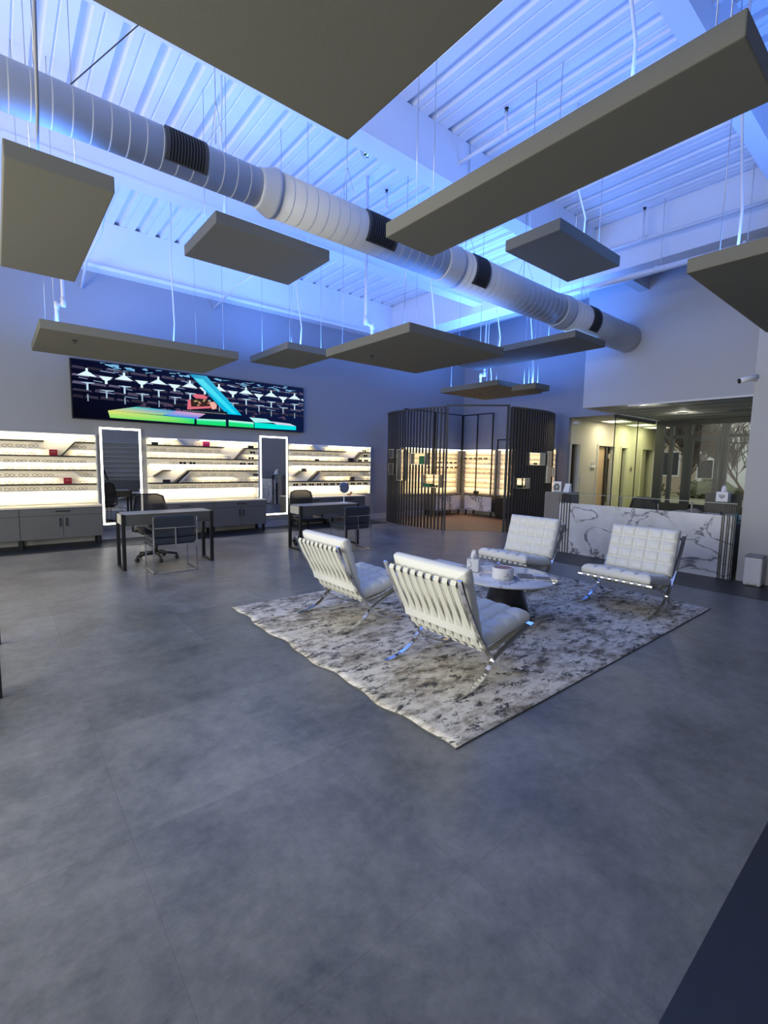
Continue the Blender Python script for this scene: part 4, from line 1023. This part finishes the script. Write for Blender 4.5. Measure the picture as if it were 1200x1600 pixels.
# ================================================================== SLATTED POD
LP = [(8.12, 9.66), (7.93, 9.48), (7.80, 9.28), (7.71, 8.95), (7.675, 8.61), (7.70, 8.13), (7.765, 7.70), (7.84, 7.41)]
RP = [(8.845, 6.34), (9.10, 6.30), (9.50, 6.26), (9.95, 6.255), (10.40, 6.33), (10.78, 6.48), (11.05, 6.66)]
HP = 2.80
def resample(p, step):
    q = []
    for i in range(len(p)-1):
        p0, p1, p2, p3 = [Vector(p[j]) for j in (max(i-1, 0), i, i+1, min(i+2, len(p)-1))]
        for k2 in range(24):
            s = k2/24; q.append(.5*((2*p1)+(-p0+p2)*s+(2*p0-5*p1+4*p2-p3)*s*s+(-p0+3*p1-3*p2+p3)*s**3))
    q.append(Vector(p[-1]))
    d = [0]
    for i in range(1, len(q)): d.append(d[-1]+(q[i]-q[i-1]).length)
    n = max(1, round(d[-1]/step)); out = []
    for k2 in range(n+1):
        L = d[-1]*k2/n; i = 0
        while i < len(d)-2 and d[i+1] < L: i += 1
        f = (L-d[i])/max(1e-9, d[i+1]-d[i]); pt = q[i].lerp(q[i+1], f); tg = (q[i+1]-q[i]).normalized(); out.append((pt, tg))
    return out
def screen(lab, path, niches, DEP=.022):
    t = thing('slat_screen', lab, 'slatted screen', (0, 0, 0), 0, 'slatted pod screens')
    sl = resample(path, .095)
    n = len(sl)
    for i, (p, tg) in enumerate(sl):
        M = Matrix.Translation((p.x, p.y, 0)) @ Matrix.Rotation(math.atan2(tg.y, tg.x), 4, 'Z')
        gaps = sorted([(z0, z1) for (i0, i1, z0, z1, inn) in niches if i0 <= i <= i1])
        z = 0.004
        for z0, z1 in gaps+[(HP-.03, 0)]: MB().box((-.0125, -DEP, z), (.0125, DEP, z0), 0, M).build('slat', M_SLAT, t); z = z1
    tr = MB(); vs = []
    for p, tg in sl:
        nn = Vector((-tg.y, tg.x))*.034
        vs += [(p.x-nn.x, p.y-nn.y, HP-.03), (p.x+nn.x, p.y+nn.y, HP-.03), (p.x+nn.x, p.y+nn.y, HP), (p.x-nn.x, p.y-nn.y, HP)]
    fs = []
    for i in range(n-1):
        a = i*4; b = a+4
        for k2 in range(4): fs.append((a+k2, a+(k2+1) % 4, b+(k2+1) % 4, b+k2))
    fs += [(3,2,1,0), (n*4-4, n*4-3, n*4-2, n*4-1)]
    tr.add(vs, fs); tr.build('top_rail', M_SLAT, t)
    for (i0, i1, z0, z1, inn) in niches:
        pa, pb = sl[i0][0]-sl[i0][1]*.03, sl[i1][0]+sl[i1][1]*.03
        L = (pb-pa).length; ang = math.atan2(pb.y-pa.y, pb.x-pa.x)
        M = Matrix.Translation((pa.x, pa.y, 0)) @ Matrix.Rotation(ang, 4, 'Z')
        D = .07; e = .010
        MB().box((0, -D, z0), (L, D, z0+e), 0, M).box((0, -D, z1-e), (L, D, z1), 0, M).box((0, -D, z0+e), (e, D, z1-e), 0, M).box((L-e, -D, z0+e), (L, D, z1-e), 0, M).build('display_niche', M_STEEL, t)
    return t, sl
ls, lsl = screen('curved dark slatted screen forming the left half of the pod', LP, [(7, 9, 1.64, 1.86, 0), (7, 9, 1.22, 1.51, 0), (11, 13, 1.09, 1.85, 0), (16, 20, 1.49, 1.76, 1), (20, 24, .97, 1.275, 1)])
rs_, rsl = screen('curved dark slatted screen forming the right half of the pod', RP, [(2, 6, .99, 1.23, 1), (6, 12, 1.52, 1.815, 1), (14, 16, 1.10, 1.86, 0), (18, 21, 1.25, 1.48, 0)], .034)
def niche_item(sl, i, z, key, lab):
    p, tg = sl[i]
    return p, math.atan2(tg.y, tg.x)
def box_at(sl, i, z, w_, d_, h_, m, lab):
    p, tg = sl[i]
    o = MB().bbox((-w_/2, -d_/2, 0), (w_/2, d_/2, h_), .004).build('case_box', m, loc=(p.x, p.y, z), rot=(0, 0, math.atan2(tg.y, tg.x)))
    return tag(o, lab, 'box', 'boxes in the pod niches')
nL, nR = len(lsl), len(rsl)
box_at(lsl, 19, 1.501, .14, .09, .19, M_GREENBOX, 'upright green box in the upper niche of the left pod screen')
box_at(lsl, 21, .981, .19, .10, .075, M_GREENBOX, 'flat green box in the lower niche of the left pod screen')
box_at(rsl, 3, 1.001, .22, .10, .065, M_DKGREEN, 'flat dark green box in the lower niche of the right pod screen')
for (sl, i, z, lab) in ((rsl, 9, 1.534, 'black sunglasses in the upper niche of the right pod screen'), (rsl, 5, 1.004, 'black sunglasses beside the dark green box in the right pod screen'), (lsl, 23, .984, 'black sunglasses right of the flat green box in the left pod screen')):
    p, tg = sl[i]; a = math.atan2(tg.y, tg.x)+math.pi
    if sl is rsl: a += math.pi
    o = put_glasses('dark', (p.x, p.y, z), a, lab, 'sunglasses in the pod niches')
# entrance frame
a, b = Vector((7.87, 7.36)), Vector((8.78, 6.385))
t = thing('pod_doorway', 'thin dark metal doorway frame at the pod entrance', 'door frame', (0, 0, 0))
ang = math.atan2(b.y-a.y, b.x-a.x); L = (b-a).length
Mx = Matrix.Translation((a.x, a.y, 0)) @ Matrix.Rotation(ang, 4, 'Z')
MB().box((-.02, -.03, .004), (.025, .03, HP), 0, Mx).build('post', M_SLAT, t); MB().box((L-.03, -.03, .004), (L+.025, .03, HP), 0, Mx).build('post', M_SLAT, t)
MB().box((-.02, -.03, HP+.001), (L+.025, .03, HP+.035), 0, Mx).build('header', M_SLAT, t)

M_WOOD = mat('pod_floor_wood', (.30, .17, .085), .4, noise=(5, .25))
pf = [(7.86, 7.39)]+[(x+.06, y) for x, y in LP[::-1][1:]]+[(8.12, YW-.03), (XW-.03, YW-.03), (XW-.03, 6.72)]+[(x, y+.06) for x, y in RP[::-1]]
S('floor_pod', MB().prism(pf, .0005, .0035), M_WOOD)
# displays inside the pod
LV2 = [1.95, 1.81, 1.67, 1.53, 1.39, 1.25, 1.11, .97, .83]
def pod_display(lab, origin, rz, L, frame=True, ftop=3.02, mid=True, z0=.64):
    # local x along the wall to the right as seen from the room, local -y into the room
    t = thing('shelf_display', lab, 'display shelf', origin, rz)
    MB().box((0, -.02, z0), (L, -.001, 1.97)).build('back_panel', M_DISPLAY, t)
    for i, z in enumerate(LV2):
        sh = MB().box((0, -.14, z-.006), (L, -.0205, z+.004)).build('shelf', M_SHELFW if i % 3 == 0 else mat('cream_shelf', (.5, .45, .36), .5), t)
        if i == 0: MB().box((0, -.146, z-.012), (L, -.1405, z+.008)).build('led_strip', M_LEDW, sh)
    if frame:
        m = MB(); r = .014
        xs = [0, L/2, L] if mid else [0, L]
        for x in xs: m.box((x-r, -.19, z0-.01), (x+r, -.155, ftop))
        m.box((-r, -.19, ftop-.028), (L+r, -.155, ftop))
        m.build('black_frame', M_BLACK, t)
    M = Matrix.Translation(origin) @ Matrix.Rotation(rz, 4, 'Z')
    for z, p in ((1.935, 1.0), (1.79, .5), (1.65, .5), (1.51, .8), (1.37, .5), (1.23, .5), (1.09, .8), (.95, .5), (.81, 1.0)):
        c = M @ Vector((L/2, -.10, z)); area('pod_shelf_light', c, (R(25), 0, rz), L*.95, .02, POD_W*L*p, (1.0, .70, .36))
    return t, M
POD_W = 2.0
pd = [('left', pod_display('warm lit display on the screen wall inside the pod', (8.75, YW-.02, 0), 0, 2.38)),
      ('right', pod_display('warm lit display on the right wall inside the pod, framed to the floor', (XW-.02, 9.78, 0), R(-90), 1.13)),
      ('far', pod_display('warm lit display behind the right slatted screen inside the pod', (XW-.02, 8.45, 0), R(-90), 1.75, True, 2.25))]
rnd = random.Random(5)
for nm, (t, M) in pd:
    L = {'left': 2.38, 'right': 1.13, 'far': 1.75}[nm]
    desc = {'left': 'left pod display', 'right': 'middle pod display', 'far': 'right pod display'}[nm]
    for li in (1, 2, 3, 4, 5, 7):
        k2 = 0; x = (1.0 if nm == 'left' else .1)
        while x < L-.08:
            key = 'dark' if (nm == 'left' and li in (3, 4)) or (nm == 'right' and li == 2) else ('tan' if rnd.random() < .3 else 'clear')
            if nm != 'far' or li in (3, 5):
                p = M @ Vector((x, -.135, LV2[li]+.0075))
                put_glasses(key, p, math.atan2(M[1][0], M[0][0]), '%s on row %s of the %s, %s along' % (NAMEK[key].replace('thin dark rimmed', 'dark rimmed').replace('brown rimmed', 'brown'), ['one','two','three','four','five','six','seven','eight'][li], desc, ORD[k2]), 'eyewear inside the pod')
                k2 += 1
            x += .19*rnd.uniform(.9, 1.1)
def marble_cabinet(lab, origin, rz, L, D=.42):
    t = thing('marble_cabinet', lab, 'cabinet', origin, rz)
    MB().box((0, -D, .16), (L, -.02, .60)).build('body', M_CAB, t)
    MB().box((-.01, -D-.03, .6005), (L+.01, -.0205, .625)).build('top', M_BLACK, t)
    wv = L/2
    for s in (0, 1):
        e = MB().box((s*wv+.003, -D-.018, .163), (s*wv+wv-.003, -D-.0005, .597)).build('door', M_MARBLE2, t)
        hx = wv+(-.05 if s == 0 else .05)
        MB().box((hx-.006, -D-.04, .43), (hx+.006, -D-.031, .55)).box((hx-.006, -D-.031, .43), (hx+.006, -D-.0185, .442)).box((hx-.006, -D-.031, .538), (hx+.006, -D-.0185, .55)).build('handle', M_BLACK, e)
    for x in (.02, L-.05):
        for y in (-D+.01, -.06): MB().box((x, y, .004), (x+.03, y+.03, .16)).build('leg', M_BLACK, t)
    return t
marble_cabinet('marble fronted cabinet on the screen wall inside the pod', (9.75, YW-.02, 0), 0, 1.1)
marble_cabinet('marble fronted cabinet on the right wall inside the pod', (XW-.02, 9.40, 0), R(-90), 1.0)
t = thing('base_cabinet', 'dark cabinet behind the right slatted screen in the pod', 'cabinet', (XW-.02, 8.3, 0), R(-90))
MB().box((0, -.40, .10), (1.5, -.02, .60)).build('body', M_BLACKP, t)
MB().box((0, -.36, 0.004), (1.5, -.05, .10)).build('plinth', M_BLACK, t)
tag(MB().bbox((XW-.30, 9.05, .626), (XW-.22, 9.20, .73), .004).build('case_box', M_BLACKP), 'black box standing on the right marble cabinet inside the pod', 'box')

# ================================================================== RECEPTION COUNTER
t = thing('reception_counter', 'white marble fronted reception counter with black metal bars and glass ledge', 'counter', (7.65, 0, 0))
MB().box((0, 1.83, .004), (.04, 4.40, .875)).build('marble_front', M_MARBLE, t)
MB().box((.0405, 1.93, .72), (.70, 4.30, .75)).box((.0405, 1.93, .8), (.07, 4.3, .87)).build('worktop', mat('worktop', (.45, .47, .5), .4), t)
MB().box((.0405, 4.26, .004), (.70, 4.30, .72)).box((.0405, 1.93, .004), (.70, 1.97, .72)).build('side_panel', M_CAB, t)
MB().bbox((-.10, 1.80, 1.045), (.22, 4.62, 1.057), .003).build('glass_ledge', M_GLASS, t)
MB().box((-.102, 1.80, 1.044), (-.1005, 4.62, 1.053)).build('ledge_edge', mat('glass_edge', (.35, .38, .34), .25), t)
for y in (3.35, 2.35): MB().box((.0, y, .8755), (.02, y+.02, 1.0445)).build('ledge_post', mat('grey_post', (.22, .22, .21), .4), t)
bars = [4.20, 4.25, 4.30, 4.35]
for y in bars: MB().box((-.014, y, .004), (-.0005, y+.012, 1.044)).build('bar', M_BLACK, t)
for y in (1.833, 1.855, 1.893, 1.915, 1.953, 1.975): MB().box((-.014, y, .004), (-.0005, y+.010, 1.044)).build('bar', M_BLACK, t)
MB().box((-.17, 1.795, .004), (.30, 1.807, 1.043)).build('glass_end', M_GLASS, t)
t = thing('side_cabinet', 'grey brown cabinet between the counter bars and the slatted pod', 'cabinet', (7.75, 4.42, 0))
MB().box((0, 0, .004), (.6, .34, 1.03)).build('body', mat('taupe_laminate', (.22, .20, .19), .5), t)
MB().box((-.0005, .04, .04), (-.012, .30, 1.0)).build('door', mat('taupe_laminate', (.22, .20, .19), .5), t)
t = thing('photo_card', 'small black and white portrait card on the left end of the glass ledge', 'card', (7.70, 4.50, 1.058), R(8))
MB().box((0, -.075, 0), (.008, .075, .18)).build('card', M_PAPER, t); 
cm = MB(); cm.prism([(.055, .02), (.06, .09), (.03, .14), (-.02, .145), (-.05, .10), (-.045, .02)], 0, .001, 0, Matrix(((0,0,1,-.0022),(1,0,0,0),(0,1,0,0),(0,0,0,1)))); cm.build('portrait_print', M_CARDP, t)
cf = MB(); cf.prism([(.02*math.cos(a), .085+.026*math.sin(a)) for a in [i*math.pi/6 for i in range(12)]], 0, .0008, 0, Matrix(((0,0,1,-.0034),(1,0,0,0),(0,1,0,0),(0,0,0,1)))); cf.build('face_print', M_INK, t)
t = thing('card_holder', 'tilted white brochure holder beside the portrait card', 'brochure holder', (7.70, 4.33, 1.058), R(-12))
MB().add([(0, -.06, 0), (.08, -.06, 0), (.08, .06, 0), (0, .06, 0), (.05, -.055, .15), (.07, -.055, .15), (.07, .055, .15), (.05, .055, .15)], [(3,2,1,0), (4,5,6,7), (0,1,5,4), (1,2,6,5), (2,3,7,6), (3,0,4,7)]).build('holder', M_PAPER, t)
t2 = tissue_box('white tissue box with grey heart print on the glass ledge', (7.76, 2.02, 1.058), 0, .14, .135)
hp = []
for i in range(24):
    a = 2*math.pi*i/24; hp.append((.0024*16*math.sin(a)**3, .07+.0024*(13*math.cos(a)-5*math.cos(2*a)-2*math.cos(3*a)-math.cos(4*a))))
MB().prism(hp, 0, .001, 0, Matrix(((0,0,1,-.0715),(1,0,0,0),(0,1,0,0),(0,0,0,1)))).build('heart_print', M_INK, t2)
# behind the counter
task_chair('black office chair behind the reception counter', (8.75, 3.55, 0), R(90))
t = thing('back_desk', 'low grey desk behind the reception counter', 'desk', (9.2, 1.85, 0))
MB().box((0, 0, .70), (.5, 1.35, .74)).build('top', mat('worktop', (.45, .47, .5), .4), t)
for y in (.02, 1.28): MB().box((.02, y, 0), (.48, y+.05, .70)).build('leg', M_CAB, t)
t = thing('computer_monitor', 'black monitor at the right end of the reception counter', 'monitor', (8.15, 2.12, .75), R(100))
MB().box((-.22, -.012, .12), (.22, .012, .40)).build('screen', M_BLACK, t)
MB().lathe([(.10, .001), (.10, .012), (.02, .02), (.02, .14)], 20).build('stand', M_BLACKP, t)
t = thing('handbag', 'patterned brown bag on the worktop behind the counter', 'bag', (7.98, 2.42, .7505), R(80))
MB().ball((0, 0, .085), .085, 0, 10, (1.5, .8, 1)).build('body', mat('bag_leather', (.20, .18, .14), .6, noise=(25, .8)), t)
MB().tube([(-.08, 0, .14), (-.05, 0, .22), (.05, 0, .22), (.08, 0, .14)], .007, 8).build('handle', M_BLACKP, t)
tag(MB().bbox((7.86, 1.86, .751), (7.93, 1.93, .90), .02).build('teal_bottle', mat('teal', (.12, .32, .34), .4)), 'teal bottle behind the bars at the right of the counter', 'bottle')
t = thing('desk_phone', 'black telephone behind the tissue box', 'phone', (8.25, 2.45, .7505), 0)
MB().bbox((-.09, -.08, 0), (.09, .08, .05), .01).build('base', M_BLACKP, t); MB().bbox((-.1, -.10, .051), (.1, -.05, .09), .015).build('handset', M_BLACK, t)

t = thing('trash_can', 'white step trash can by the pier beside the counter', 'trash can', (7.58, 1.56, .004))
MB().bbox((-.10, -.095, .0), (.10, .095, .37), .02).build('body', M_PAPER, t)
MB().bbox((-.102, -.097, .3705), (.102, .097, .395), .012).build('lid', mat('grey_lid', (.30, .31, .33), .4), t)
MB().bbox((-.125, -.05, .015), (-.1005, .05, .04), .006).build('pedal', M_STEEL, t)
t = thing('security_camera', 'black lens security camera high on the pier', 'camera', (XP, 1.765, 2.66))
MB().tube([(0, 0, 0), (-.05, .03, .03)], .018, 8).build('bracket', M_PAPER, t)
MB().tube([(-.03, .0, .045), (-.10, .09, .01), (-.14, .14, -.005)], [.035, .036, .036], 16).build('body', M_PAPER, t)
MB().tube([(-.1405, .1405, -.005), (-.15, .152, -.009)], [.034, .03], 16).build('lens', M_BLACK, t)
